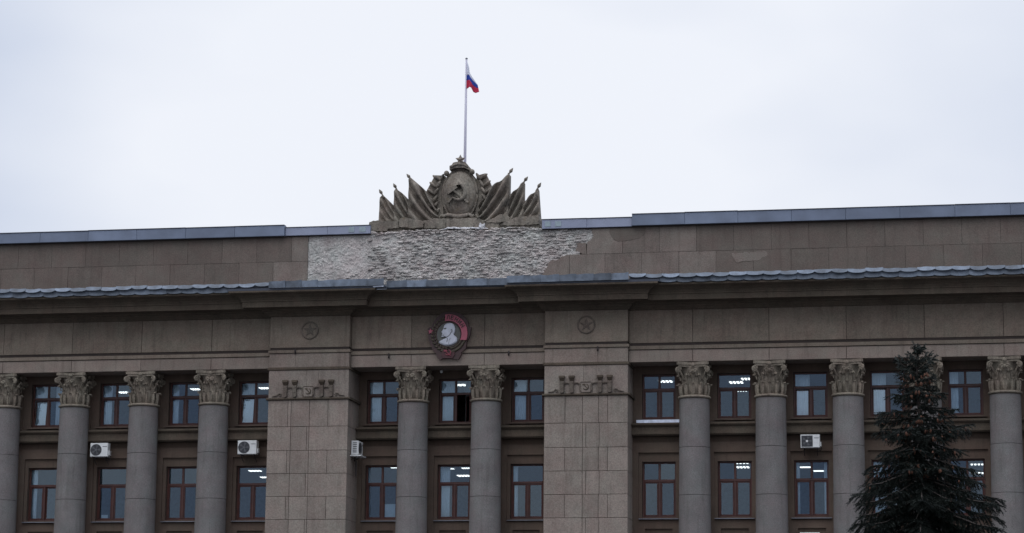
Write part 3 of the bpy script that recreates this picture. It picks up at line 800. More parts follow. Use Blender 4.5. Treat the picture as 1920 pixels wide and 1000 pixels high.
# ---- windows
WC = {}
def bars(key, rects, y0, y1, mt, name, ch=.012):
    if key not in WC:
        mb = MB()
        for a, b_, c, d in rects: mb.block(a, b_, y0, y1, c, d, ch)
        WC[key] = mb.mesh(name, mt)
    return WC[key]
def window(xc, yf, z0, h, style, sill=None, tilt=None, ajar=None):
    """style: 'cross' or 'tee'; tilt / ajar: -1 left sash, 1 right sash"""
    w_ = link('window', None, B, (xc, yf, z0)); O = (xc, yf, z0)
    W2 = HW; fr_ = .075; zt = h * (1 - .36); tb = .11; mw_ = .06
    rects = [(-W2, -W2 + fr_, 0, h), (W2 - fr_, W2, 0, h), (-W2 + fr_, W2 - fr_, 0, .07), (-W2 + fr_, W2 - fr_, h - .075, h), (-W2 + fr_, W2 - fr_, zt, zt + tb), (-mw_, mw_, .07, zt)]
    if style == 'cross': rects.append((-.05, .05, zt + tb, h - .075))
    link('frame', bars(('f', h, style), rects, 0, .09, M['frame'], 'frame'), w_, O)
    # upper light panes
    gx = [(-W2 + fr_, W2 - fr_)] if style == 'tee' else [(-W2 + fr_, -.05), (.05, W2 - fr_)]
    for a, b_ in gx:
        k = ('p', h, round(a, 3), round(b_, 3))
        if k not in WC: WC[k] = MB().box(a - .005, b_ + .005, .04, .055, zt + tb - .005, h - .07).mesh('pane', M['glass'])
        link('pane', WC[k], w_, O)
    for s_ in (-1, 1):
        a, b_ = (-W2 + fr_, -mw_) if s_ < 0 else (mw_, W2 - fr_)
        zb, zt2 = .07, zt
        sw = .055
        sr = [(a, a + sw, zb, zt2), (b_ - sw, b_, zb, zt2), (a + sw, b_ - sw, zb, zb + sw), (a + sw, b_ - sw, zt2 - sw, zt2)]
        k = ('s', h, s_)
        sash_me = bars(k, sr, .015, .07, M['frame'], 'sash')
        k2 = ('sp', h, s_)
        if k2 not in WC: WC[k2] = MB().box(a + sw - .004, b_ - sw + .004, .035, .05, zb + sw - .004, zt2 - sw + .004).mesh('pane', M['glass'])
        sash = link('sash', sash_me, w_, O); pane = link('pane', WC[k2], w_, O)
        if tilt == s_:
            me2 = WC[k2].copy(); me2.materials[0] = M['glass_tilted']; pane.data = me2
            R = Matrix.Translation((0, .04, zb)) @ Matrix.Rotation(math.radians(-7), 4, 'X') @ Matrix.Translation((0, -.04, -zb))
            for q in (sash, pane): q.matrix_local = R
        if ajar and s_ > 0:
            hx = b_ if s_ > 0 else a
            R = Matrix.Translation((hx, .07, 0)) @ Matrix.Rotation(math.radians(-62 * s_ * ajar), 4, 'Z') @ Matrix.Translation((-hx, -.07, 0))
            for q in (sash, pane): q.matrix_local = R
    if sill:
        k = ('sill', sill[0], sill[1])
        if k not in WC:
            d = sill[1]
            mb = MB(); x = W2 + .12; lip = .10
            if sill[0] == 'sill_bright': x = W2 + .20; lip = .24
            mb.add([(-x, -d, -.07), (x, -d, -.07), (x, .02, -.02), (-x, .02, -.02), (-x, -d, -lip), (x, -d, -lip), (x, .02, -.06), (-x, .02, -.06)],
                   [(0, 1, 2, 3), (4, 7, 6, 5), (0, 4, 5, 1), (1, 5, 6, 2), (2, 6, 7, 3), (3, 7, 4, 0)])
            WC[k] = mb.mesh('sill', M[sill[0]])
        link('sill', WC[k], w_, O)
    return w_
UH, LH = UZ1 - UZ0, LZ1 - LZ0
FW, FC = YW + .30, YC + .32
# style tables, right wing outwards, left wing outwards, centre left to right
ru = ['cross', 'tee', 'tee', 'tee', 'cross', 'tee']; rl = ['cross', 'cross', 'cross', 'cross', 'cross', 'tee']
lu = ['cross', 'cross', 'cross', 'cross', 'tee', 'cross']; ll = ['tee', 'cross', 'tee', 'tee', 'cross', 'tee']
for k in range(6):
    x = (G - .5 + k) * SP
    window(x, FW, UZ0, UH, ru[k], ('sill_bright', .60) if k == 0 else ('sill_rust', .45), tilt={2: -1, 3: -1}.get(k))
    window(x, FW, LZ0, LH, rl[k], ('sill', .42))
    window(-x, FW, UZ0, UH, lu[k], ('sill_rust', .45), tilt={0: -1, 3: -1}.get(k))
    window(-x, FW, LZ0, LH, ll[k], ('sill', .42), ajar=.09 if k == 3 else None)
for i, x in enumerate(c_bays):
    window(x, FC, UZ0, UH, 'cross', ('sill_rust', .47), ajar=1 if i == 1 else None)
    window(x, FC, LZ0, LH, ('cross', 'tee', 'tee')[i], ('sill', .42))

# ------------------------------------------------------------------ things seen through the windows
def curtain(xa, xb, z0, z1, y, label, folds=9):
    P = []; Q = []
    n = folds * 4
    for i in range(5):
        v_ = i / 4; P.append([]); Q.append([])
        for j in range(n + 1):
            u_ = j / n
            yy = y + .025 * math.sin(u_ * folds * 2 * math.pi) * (1.1 - .3 * v_) + .01 * math.sin(u_ * 5 + v_ * 3)
            P[-1].append((xa + (xb - xa) * u_, yy, z0 + (z1 - z0) * v_)); Q[-1].append((xa + (xb - xa) * u_, yy + .006, z0 + (z1 - z0) * v_))
    o = MB().shell(P, Q).build('curtain', M['curtain_shaded' if label.startswith('thin dim') else 'curtain'], None, ((xa + xb) / 2, y, z0), True)
    o['label'] = label; o['category'] = 'curtain'; o['group'] = 'white curtains behind the windows'
def bay(side, k): return side * (G - .5 + k) * SP
cu = [
 (bay(-1, 3), 0, -.72, -.10, 'pale curtain behind tilted sash of the leftmost upper window'),
 (bay(-1, 3), 0, .30, .72, 'pale curtain at right of the leftmost upper window'),
 (bay(-1, 2), 0, -.72, -.28, 'narrow pale curtain in upper window above the leftmost air conditioner'),
 (bay(-1, 1), 0, -.72, -.38, 'narrow pale curtain in second upper window left of the left pillar'),
 (bay(-1, 0), 0, -.72, -.08, 'pale curtain behind tilted sash of upper window beside the left pillar'),
 (-SP, 0, -.72, -.12, 'pale curtain in upper window just right of the left pillar'),
 (0.0, 0, -.72, -.06, 'gathered white curtain at left of upper window with an open sash'),
 (0.0, 0, .28, .70, 'thin dim curtain inside the open sash of the middle upper window'),
 (SP, 0, -.72, -.15, 'pale curtain in upper window just left of the right pillar'),
 (bay(1, 2), 0, -.72, -.05, 'pale curtain in upper window above the square grilled air conditioner'),
 (bay(1, 3), 0, -.72, -.08, 'white curtain in upper window half hidden by the spruce, left of its top'),
 (bay(1, 4), 0, -.72, -.30, 'pale curtain in rightmost upper window, right of the spruce top'),
 (bay(-1, 3), 1, -.70, -.42, 'pale curtain at left of the leftmost lower window'),
 (-SP, 1, -.72, -.60, 'thin pale curtain strip in lower window under the pillar-mounted air conditioner'),
 (0.0, 1, -.70, -.25, 'pale curtain in left pane of the lower window between the middle columns'),
 (SP, 1, -.72, -.48, 'pale drawn-back curtain in lower window just left of the right pillar'),
 (bay(1, 2), 1, -.70, -.52, 'left pale curtain of lower window under the square grilled air conditioner'),
 (bay(1, 2), 1, .52, .72, 'right pale curtain of lower window under the square grilled air conditioner'),
 (bay(1, 3), 1, -.70, -.2, 'pale curtain in lower window behind the spruce, left side'),
]
for x, low, a, b_, lab in cu:
    y = (FC if abs(x) < 4 else FW) + (.20 if not lab.startswith('thin dim') else .75)
    curtain(x + a, x + b_, (LZ0 if low else UZ0) + .02, (LZ1 if low else UZ1) - .02, y, lab, max(2, int((b_ - a) / .085)))
def sheet_of_paper(x0, x1, z0, z1, y, label):
    o = MB().box(x0, x1, y, y + .004, z0, z1).build('paper_sheet', M['paper'], None, ((x0 + x1) / 2, y, z0)); o['label'] = label; o['category'] = 'paper'
sheet_of_paper(-16.36, -16.05, 10.45, 10.62, FW + .12, 'small white sheet in bottom corner of lower window under leftmost air conditioner')
sheet_of_paper(-3.20, -2.62, 10.47, 11.05, FC + .12, 'large white sheet in lower right pane of window beside the left pillar')
def lamp(x, y, z, lx, ly, label, kind='troffer'):
    t_ = thing('ceiling_lamp', label, 'ceiling lamp', (x, y, z), 'lit ceiling lamps inside the rooms')
    MB().box(x - lx / 2 - .03, x + lx / 2 + .03, y - ly / 2 - .03, y + ly / 2 + .03, z + .03, z + .08).build('housing', M['ac_white'], t_)
    n = 4 if kind == 'troffer' else 1
    p = lx / n
    for i in range(n):
        MB().box(x - lx / 2 + i * p + .035 * (n > 1), x - lx / 2 + (i + 1) * p - .035 * (n > 1), y - ly / 2, y + ly / 2, z, z + .028).build('diffuser', M['lit'], t_)
UL, LL = 16.97, 13.12
for a in [(-17.55, 7.3, UL, .5, .5, 'lit ceiling lamp in upper window above the leftmost air conditioner'),
          (-13.7, 6.6, UL, .45, .5, 'lit ceiling lamp in second upper window left of the left pillar'),
          (-10.3, 6.6, UL, .5, .5, 'lit ceiling lamp in upper window beside left edge of the left pillar'),
          (-.74, 6.6, UL, .75, .5, 'lit ceiling lamp in the middle upper window, over its open sash'),
          (8.84, 6.5, UL, .66, .55, 'lit ceiling lamp in upper window with the bright zinc sill'),
          (12.02, 7.2, UL, .66, .6, 'left lit lamp in toplight of second upper window right of the right pillar'),
          (12.64, 6.1, UL, .6, .55, 'right lit lamp in toplight of second upper window right of the right pillar'),
          (12.0, 10.0, UL, .5, .6, 'lowest lit lamp in second upper window right of the right pillar'),
          (-10.85, 7.3, LL, .62, .4, 'nearer lit lamp in lower window beside left edge of the left pillar'),
          (-11.3, 10.4, LL, .4, .5, 'farther lit lamp in lower window beside left edge of the left pillar'),
          (-1.32, 7.2, LL, .3, .4, 'short lit lamp at left in toplight of the middle lower window'),
          (-.57, 7.0, LL, .42, .4, 'lit lamp at upper right in toplight of the middle lower window'),
          (-1.42, 10.5, LL, .62, .6, 'lowest lit lamp in toplight of the middle lower window'),
          (-3.9, 6.5, LL, .3, .3, 'lit lamp in lower window holding the large white sheet'),
          (12.38, 5.85, LL, .62, .55, 'upper lit lamp in second lower window right of the right pillar'),
          (12.24, 7.75, LL, .62, .6, 'lower lit lamp in second lower window right of the right pillar'),
          (22.8, 7.5, LL, .62, .4, 'upper lit lamp in lower window right of the spruce'),
          (22.8, 11.4, LL, .66, .5, 'lower lit lamp in lower window right of the spruce')]:
    lamp(*a)
lamp(15.08, 8.0, LL, .5, .32, 'left lit tube lamp in lower window under the square grilled air conditioner', 'tube')
lamp(15.57, 9.75, LL, .46, .3, 'right lit tube lamp in lower window under the square grilled air conditioner', 'tube')

# ------------------------------------------------------------------ air conditioners
def ac(x, y, z, label, wd=.86, h=.62, square=False, turned=False):
    """x: left edge, y: front, z: bottom; turned: long side runs along Y, fan faces +X"""
    dp = .32
    t_ = thing('air_conditioner', label, 'air conditioner', (x, y, z), 'air conditioner units on the facade')
    mb = []
    def put(m_, name, mt):
        if turned:
            m_.v = [(-(q[1]) + dp, q[0], q[2]) for q in m_.v]
        me = m_.mesh(name, mt); return link(name, me, t_, (x, y, z))
    c = MB().block(0, wd, 0, dp, 0, h, .02)
    put(c, 'casing', M['ac_white'])
    fx = wd * .34; fz = h * .5; fr_ = min(h * .43, wd * .31)
    g_ = MB()
    if square: g_.block(fx - fr_, fx + fr_, -.012, .03, fz - fr_, fz + fr_, .01)
    else: g_.prism([(fx + fr_ * math.cos(q * math.pi / 14), fz + fr_ * math.sin(q * math.pi / 14)) for q in range(28)], -.012, .03)
    put(g_, 'fan_recess', M['ac_dark'])
    b_ = MB()
    for q in range(5):
        a = q * 2 * math.pi / 5
        P = [(fx + .03 * math.cos(a), fz + .03 * math.sin(a)), (fx + fr_ * .85 * math.cos(a - .25), fz + fr_ * .85 * math.sin(a - .25)), (fx + fr_ * .85 * math.cos(a + .3), fz + fr_ * .85 * math.sin(a + .3))]
        b_.prism(P, -.02, -.014)
    put(b_, 'fan', M['ac_mid'])
    put(MB().prism([(fx + .05 * math.cos(q * math.pi / 6), fz + .05 * math.sin(q * math.pi / 6)) for q in range(12)], -.032, -.01), 'fan_hub', M['ac_white'] if square else M['ac_mid'])
    g_ = MB()
    for q in range(1, 5):
        r = fr_ * q / 4.3
        g_.tube([(fx + r * math.cos(a * math.pi / 12), -.03, fz + r * math.sin(a * math.pi / 12)) for a in range(25)], .005, 4)
    put(g_, 'fan_guard', M['ac_dark'])
    put(MB().box(wd * .70, wd * .95, -.006, .01, h * .72, h * .76), 'badge_strip', M['ac_dark'])
    put(MB().block(wd - .001, wd + .055, .08, .28, h * .1, h * .45, .01), 'valve_cover', M['ac_white'])
    s_ = MB()
    for q in range(6): s_.box(-.006, .01, .07, .25, h * (.16 + .13 * q), h * (.22 + .13 * q))
    put(s_, 'side_vent', M['ac_dark'])
    br = MB()
    for q in (.12, wd - .15):
        br.box(q, q + .04, -.02, dp + .22, -.05, 0); br.tube([(q + .02, .05, -.04), (q + .02, dp + .2, -.3)], .018, 5)
    put(br, 'bracket', M['iron'])
    hs = MB().tube([(wd + .03, .2, h * .2), (wd + .06, .22, -.06), (wd - .02, .3, -.12), (wd - .25, .45, -.14)], .02, 6)
    put(hs, 'hose', M['iron'])
    return t_
ac(-16.62, .62, 13.16, 'white air conditioner with blue-grey fan, leftmost on the facade', .84, .62)
ac(-9.68, .62, 13.2, 'white air conditioner with round dark fan beside left edge of the left pillar', .88, .62)
ac(15.40, .62, 13.22, 'white air conditioner with square dark grille and pale hub, right wing', .82, .56, square=True)
a3 = ac(-4.36, .35, 13.1, 'white air conditioner mounted sideways on right flank of the left pillar', .80, .62, turned=True)
MB().tube([(-4.30, .72, 13.05), (-4.24, .75, 12.8), (-4.24, .75, 12.2)], .035, 6).build('drain_pipe', M['iron'], a3)
MB().box(-4.42, -3.9, .3, 1.2, 13.03, 13.08).build('shelf', M['ac_white'], a3)
ac(15.32, .72, 9.01, 'white air conditioner cut by the picture bottom, below the right wing windows', .84, .60)
o = MB().ell((-.47, .95, 16.82), (.07, .09, .07), 10, 6).tube([(-.47, 1.0, 16.85), (-.47, 1.2, 16.97)], .02, 6).build('security_lamp', M['ac_white'], None, (-.47, .95, 16.82), True)
o['label'] = 'small pale round security lamp under the architrave above the middle window'; o['category'] = 'lamp'

# ------------------------------------------------------------------ medallion on the frieze
def MD(u_, v_):
    return (0.10 + (u_ - 530) * .00287, 18.48 - (v_ - 430) * .00292 - (u_ - 530) * .00003)
ym = -0.10
T = thing('medallion', 'dark red order medallion with white profile bust, on frieze between the middle columns', 'medallion', (0.10, ym, 18.3))
def mprism(pts, yf, name, mt, parent=T, yb=None):
    return MB().prism([MD(*p) for p in pts], ym + yf, ym + (.15 if yb is None else yb)).build(name, M[mt], parent)
mprism([(415, 155), (500, 140), (600, 143), (700, 170), (770, 225), (815, 290), (832, 370), (868, 378), (858, 480), (832, 545), (800, 600), (792, 700), (720, 760), (716, 800), (672, 872), (638, 864), (560, 850),
        (430, 850), (392, 872), (360, 850), (330, 790), (265, 712), (240, 650), (205, 560), (190, 470), (190, 388), (250, 366), (275, 300), (330, 220)], 0.0, 'backplate', 'md_dark')
# wreath leaves round the disc
mb = MB()
for side in (-1, 1):
    for k in range(13):
        a = math.radians(-80 + k * (150 if side < 0 else 70) / 12)
        for rr, tw in ((208, .5), (262, -.5)):
            c = MD(520 + side * rr * math.cos(a), 490 - rr * math.sin(a))
            mb.ell((c[0], ym - .02, c[1]), (.10, .045, .045), 6, 4, (-a if side > 0 else a) + (math.pi / 2) + tw)
mb.build('wreath', M['md_wreath'], T, smooth=True)
mprism([(520 + 188 * math.cos(a * math.pi / 20), 490 + 188 * math.sin(a * math.pi / 20)) for a in range(40)], -.05, 'disc', 'md_disc')
rim = [MD(520 + 192 * math.cos(a * math.pi / 20), 490 + 192 * math.sin(a * math.pi / 20)) for a in range(41)]
MB().tube([(x, ym - .055, z) for x, z in rim], .022, 6).build('disc_rim', M['md_dark'], T)
outer = [(520 + 297 * math.cos(math.radians(a)), 478 - 297 * math.sin(math.radians(a))) for a in range(101, -22, -6)]
inner = [(520 + 205 * math.cos(math.radians(a)), 484 - 205 * math.sin(math.radians(a))) for a in range(-26, 108, 6)]
bn = mprism(outer + inner, -.075, 'banner', 'md_pink')
# lettering on the banner
GL = {'Л': [((0, 0), (.35, 1)), ((.35, 1), (.8, 1)), ((.8, 1), (.8, 0))], 'Е': [((0, 0), (0, 1)), ((0, 1), (.7, 1)), ((0, .5), (.6, .5)), ((0, 0), (.7, 0))],
      'Н': [((0, 0), (0, 1)), ((.75, 0), (.75, 1)), ((0, .5), (.75, .5))], 'И': [((0, 0), (0, 1)), ((.75, 0), (.75, 1)), ((0, 0), (.75, 1))]}
mb = MB()
for i, ch in enumerate('ЛЕНИН'):
    a = math.radians(92 - i * 15.5)
    ctr = Vector((520 + 252 * math.cos(a), 480 - 252 * math.sin(a)))
    rx = Vector((math.sin(a), math.cos(a))); uy = Vector((math.cos(a), -math.sin(a)))
    for p, q in GL[ch]:
        P = ctr + rx * ((p[0] - .38) * 46) + uy * ((p[1] - .5) * 54); Q = ctr + rx * ((q[0] - .38) * 46) + uy * ((q[1] - .5) * 54)
        d = (Q - P).normalized() * 5; n_ = Vector((-d.y, d.x)) * 1.1
        mb.prism([MD(*(P - d + n_)), MD(*(Q + d + n_)), MD(*(Q + d - n_)), MD(*(P - d - n_))], ym - .09 - .0015 * (i + len(mb.v) % 5), ym - .06)
mb.build('lettering', M['md_dark'], bn)
# bust: profile outline domed towards the viewer
prof = [(455, 352), (478, 332), (505, 320), (540, 315), (572, 321), (600, 340), (618, 372), (626, 405), (624, 440), (614, 470), (606, 492), (622, 512), (645, 530), (657, 552), (656, 592), (636, 614), (606, 632), (570, 648), (530, 656), (480, 657),
        (430, 645), (395, 630), (366, 606), (395, 592), (440, 570), (478, 552), (500, 535), (478, 524), (455, 522), (430, 528), (408, 526), (410, 510), (420, 500), (412, 490), (424, 478), (418, 462), (410, 455), (414, 442), (434, 418), (440, 400), (445, 380)]
mb = MB()
n = len(prof); cx = sum(p[0] for p in prof) / n; cz = sum(p[1] for p in prof) / n
w0 = [MD(*p) for p in prof]; w1 = [MD(p[0] + (530 - p[0]) * .12, p[1] + (490 - p[1]) * .10) for p in prof]
vs = [(x, ym - .04, z) for x, z in w0] + [(x, ym - .09, z) for x, z in w0] + [(x, ym - .125, z) for x, z in w1]
fs = [tuple(range(2 * n, 3 * n))]
for i in range(n):
    j = (i + 1) % n; fs += [(i, j, n + j, n + i), (n + i, n + j, 2 * n + j, 2 * n + i)]
mb.add(vs, fs)
bu = mb.build('bust', M['md_white'], T)
mb = MB()
mb.prism([MD(*p) for p in [(448, 398), (484, 388), (494, 402), (474, 416), (450, 412)]], ym - .13, ym - .1)      # eye socket
mb.prism([MD(*p) for p in [(416, 500), (458, 496), (458, 507), (416, 509)]], ym - .13, ym - .1)                  # mouth
mb.tube([(*[MD(*p)[0]], ym - .128, MD(*p)[1]) for p in [(560, 425), (574, 418), (582, 436), (576, 458), (566, 462)]], .016, 5)   # ear
mb.tube([(MD(*p)[0], ym - .125, MD(*p)[1]) for p in [(500, 532), (510, 560), (500, 610)]], .013, 5)             # collar
mb.tube([(MD(*p)[0], ym - .125, MD(*p)[1]) for p in [(560, 545), (535, 580), (528, 640)]], .008, 5)
mb.tube([(MD(*p)[0], ym - .125, MD(*p)[1]) for p in [(500, 528), (530, 512), (552, 490), (562, 462)]], .014, 5)  # jaw
mb.build('face_lines', M['md_disc'], bu)
mprism([MD_ for MD_ in [(235 + (46 if i % 2 == 0 else 19) * math.sin(i * math.pi / 5), 440 - (46 if i % 2 == 0 else 19) * math.cos(i * math.pi / 5)) for i in range(10)]], -.05, 'star', 'md_pink')
mprism([(425, 712), (470, 740), (520, 750), (575, 738), (612, 712), (618, 800), (580, 848), (440, 848), (412, 800)], -.045, 'ribbon', 'md_red')
mb = MB()
mb.tube([(MD(515 + 44 * math.cos(math.radians(a)), 0)[0], ym - .07, MD(0, 768 - 40 * math.sin(math.radians(a)))[1]) for a in range(-160, 95, 15)], [.012 + .018 * math.sin(math.pi * k / 16) for k in range(17)], 6)
a, b_ = MD(470, 740), MD(560, 815)
mb.tube([(a[0], ym - .075, a[1]), (b_[0], ym - .075, b_[1])], .022, 6)
c = MD(478, 742); mb.box(c[0] - .075, c[0] + .075, ym - .1, ym - .05, c[1] - .03, c[1] + .05)
mb.build('hammer_and_sickle', M['md_sickle'], T)

# ------------------------------------------------------------------ stone emblem on the parapet
def E_(cx_, cy_):
    u_ = (cx_ - 987) * .00466
    return (u_ + .01, 23.575 + (843 - cy_) * .00466 - .0265 * u_)
EY = 1.95
T = thing('stone_emblem', 'weathered stone emblem with star, hammer and sickle, wheat and six banners on the parapet', 'sculpture', (0, 2.3, 23.2))
def ruled(top, bot, nu, nv, amp, freq, slant, ph, yf, yb, name):
    def along(pts, u_):
        L_ = [0]
        for i in range(len(pts) - 1): L_.append(L_[-1] + math.dist(pts[i], pts[i + 1]))
        d = u_ * L_[-1]
        for i in range(len(pts) - 1):
            if d <= L_[i + 1] or i == len(pts) - 2:
                f = (d - L_[i]) / max(1e-6, L_[i + 1] - L_[i]); return (pts[i][0] + (pts[i + 1][0] - pts[i][0]) * f, pts[i][1] + (pts[i + 1][1] - pts[i][1]) * f)
    P = []; Q = []
    for i in range(nu + 1):
        u_ = i / nu; a = along(top, u_); b_ = along(bot, u_); P.append([]); Q.append([])
        for j in range(nv + 1):
            v_ = j / nv
            x, z = E_(a[0] + (b_[0] - a[0]) * v_, a[1] + (b_[1] - a[1]) * v_)
            s_ = math.sin(freq * 2 * math.pi * (v_ + slant * u_) + ph)
            d = amp * (abs(s_) ** .6 * (1 if s_ > 0 else -1)) * min(1, 4 * u_ + .15) + .05 * noise.noise(Vector((x * 3, z * 3, ph)))
            P[-1].append((x, yf - d, z)); Q[-1].append((x, yb, z))
    return MB().shell(P, Q).build(name, M['emblem'], T, smooth=True)
def tip(a, b_, name='spear_tip'):
    A, Bp = Vector(E_(*a)), Vector(E_(*b_)); d = (A - Bp)
    mb = MB(); y = EY + .1
    mb.tube([(Bp.x - d.x * .5, y, Bp.y - d.y * .5), (Bp.x, y, Bp.y), (Bp.x + d.x * .15, y, Bp.y + d.y * .15)], .035, 6)
    mb.tube([(Bp.x + d.x * f, y, Bp.y + d.y * f) for f in (.1, .25, .45, .7, 1.0)], [.03, .06, .085, .055, .006], 6)
    mb.build(name, M['emblem'], T)
ban = [  # top edge from the pole outwards, bottom edge
 ([(187, 545), (205, 518), (222, 524), (270, 570), (335, 632)], [(178, 800), (230, 806), (290, 806), (345, 800)], .08, 0.0, .10, (178, 462), (212, 518)),
 ([(333, 492), (350, 458), (420, 510), (475, 568), (520, 640)], [(335, 800), (400, 806), (450, 806), (520, 800)], 0.14, 1.2, .0, (320, 403), (352, 458)),
 ([(484, 372), (500, 352), (570, 410), (640, 472), (760, 640)], [(484, 805), (580, 810), (680, 810), (800, 800)], 0.18, 2.0, -.1, (452, 310), (492, 356)),
 ([(1480, 322), (1440, 350), (1370, 410), (1300, 475), (1190, 640)], [(1476, 790), (1380, 806), (1290, 806), (1180, 800)], 0.18, .6, -.1, (1515, 256), (1477, 312)),
 ([(1622, 400), (1590, 425), (1540, 480), (1488, 545), (1450, 640)], [(1620, 780), (1570, 800), (1520, 800), (1450, 795)], 0.14, 1.7, .0, (1663, 342), (1624, 396)),
 ([(1762, 466), (1720, 500), (1680, 540), (1622, 590), (1600, 650)], [(1786, 780), (1720, 792), (1660, 796), (1580, 795)], 0.13, .3, .10, (1793, 403), (1758, 462)),
]
for tp, bt, amp, ph, dy, t0_, t1_ in ban:
    ruled(tp, bt, 18, 40, amp, 2.6, -.75, ph, EY + dy, EY + .5, 'banner'); tip(t0_, t1_)
    a, b_ = E_(*t1_), E_(*bt[0])
    MB().tube([(a[0], EY + .08 + dy, a[1]), (b_[0] * .995, EY + .12 + dy, b_[1])], .045, 6).build('banner_pole', M['emblem'], T)
# wheat sheaves with grains
gm = MB().ell((0, 0, 0), (.075, .12, .21), 8, 6).mesh('wheat_grain', M['emblem'], (0, 0, 0), True)
MB().prism([E_(*p) for p in [(700, 800), (690, 520), (800, 400), (900, 280), (1080, 280), (1180, 400), (1290, 520), (1280, 800)]], EY + .25, EY + .6).build('backing_slab', M['emblem'], T)
for s_, spine in ((-1, [(778, 352), (748, 420), (728, 490), (718, 560), (720, 630), (738, 695), (770, 750)]), (1, [(1200, 342), (1232, 410), (1252, 480), (1262, 550), (1260, 620), (1244, 690), (1200, 750)])):
    pl = [(735, 322), (832, 326), (840, 420), (820, 600), (830, 790), (720, 790), (664, 640), (652, 480)] if s_ < 0 else [(1150, 328), (1238, 305), (1275, 380), (1312, 470), (1325, 640), (1260, 790), (1140, 790), (1150, 600)]
    sh = MB().prism([E_(*p) for p in pl], EY + .16, EY + .5).build('wheat_sheaf', M['emblem'], T)
    for i in range(len(spine)):
        x, z = E_(*spine[i])
        for q in (-1, 1):
            o = link('wheat_grain', gm, sh, (x + q * .13, EY + .08, z)); o.rotation_euler = (0, q * .72 + s_ * .18, 0)
# central shield: domed oval with rim, cap and scrolls
cx_, cy_ = 990, 520
n = 40; rings = [(0, .34), (.35, .32), (.65, .26), (.88, .17), (1.0, .02)]
vs = []; fs = []
for f, d in rings:
    for k in range(n):
        a = 2 * math.pi * k / n
        x, z = E_(cx_ + 166 * f * math.cos(a), cy_ - 242 * f * math.sin(a)); vs.append((x, EY - d + .08, z))
for k in range(n):
    x, z = E_(cx_ + 166 * math.cos(2 * math.pi * k / n), cy_ - 242 * math.sin(2 * math.pi * k / n)); vs.append((x, EY + .5, z))
for i in range(1, len(rings)):
    for k in range(n): fs.append((i * n + k, i * n + (k + 1) % n, (i + 1) * n + (k + 1) % n, (i + 1) * n + k))
for k in range(n): fs.append((n + k, n + (k + 1) % n, k, k))
fs = [f for f in fs if len(set(f)) == 4] + [(n + k, n + (k + 1) % n, 0) for k in range(n)]
sd_ = MB().add([v for v in vs], fs).build('shield', M['emblem'], T, smooth=True)
mb = MB()
mb.tube([(*[E_(cx_ + 170 * math.cos(a * math.pi / 20), cy_ - 250 * math.sin(a * math.pi / 20))[0]], EY + .10, E_(cx_ + 170 * math.cos(a * math.pi / 20), cy_ - 250 * math.sin(a * math.pi / 20))[1]) for a in range(41)], .06, 8)
mb.build('shield_rim', M['emblem'], T, smooth=True)
pl = [(895, 285), (893, 245), (915, 235), (930, 212), (960, 205), (1020, 202), (1050, 206), (1060, 222), (1085, 248), (1088, 285), (1040, 262), (940, 266)]
MB().prism([E_(*p) for p in pl], EY - .16, EY + .5).build('crest', M['emblem'], T)
MB().tube([(E_(x, 0)[0], EY - .14, E_(x, y)[1]) for x, y in ((905, 262), (940, 236), (990, 228), (1040, 234), (1078, 260))], .06, 8).build('crest_roll', M['emblem'], T, smooth=True)
for px_ in ((858, 312), (1112, 298)):
    x, z = E_(*px_); MB().ell((x, EY + .02, z), (.12, .2, .13), 12, 8).build('scroll', M['emblem'], T, smooth=True)
rib = [(820, 735), (850, 748), (880, 730), (930, 742), (985, 752), (1045, 742), (1090, 725), (1120, 745), (1145, 738)]
MB().tube([(E_(x, 0)[0], EY - .12, E_(x, y)[1]) for x, y in rib], [.07, .1, .09, .11, .12, .11, .09, .1, .07], 8).build('ribbon_roll', M['emblem'], T, smooth=True)
# hammer and sickle on the shield
yh = EY - .28
pts = [(985, 410), (1020, 440), (1050, 485), (1058, 530), (1040, 570), (1005, 590), (965, 585), (935, 565), (905, 600), (890, 625)]
MB().tube([(E_(x, 0)[0], yh + .02 * (abs(i - 4) / 3), E_(x, y)[1]) for i, (x, y) in enumerate(pts)], [.015, .05, .08, .10, .10, .09, .07, .045, .05, .06], 8).build('sickle', M['emblem'], sd_, smooth=True)
mb = MB()
a, b_ = E_(925, 480), E_(1085, 615)
mb.tube([(a[0], yh - .01, a[1]), (b_[0], yh + .05, b_[1])], .055, 8)
hp = [(872, 520), (895, 535), (985, 468), (968, 448), (940, 452)]
mb.prism([E_(*p) for p in hp], yh - .07, yh + .12)
mb.build('hammer', M['emblem'], sd_)
# star on its stem
x, z = E_(987, 168)
mb = MB(); sp = star_poly(x, z, .245, .125)
for y0_, y1_ in ((EY + .02, EY + .15), (EY + .28, EY + .15)):
    for i in range(10):
        a, b_ = sp[i], sp[(i + 1) % 10]
        f = (0, 1, 2) if y0_ > EY + .15 else (0, 2, 1)
        mb.add([(x, y0_, z), (a[0], y1_, a[1]), (b_[0], y1_, b_[1])], [f])
mb.build('star', M['emblem'], T)
mb = MB()
for dx in (-.1, .1): mb.tube([(x + dx, EY + .15, z - .34), (x + dx * .8, EY + .15, z - .12)], .035, 6)
mb.build('star_stem', M['emblem'], T)
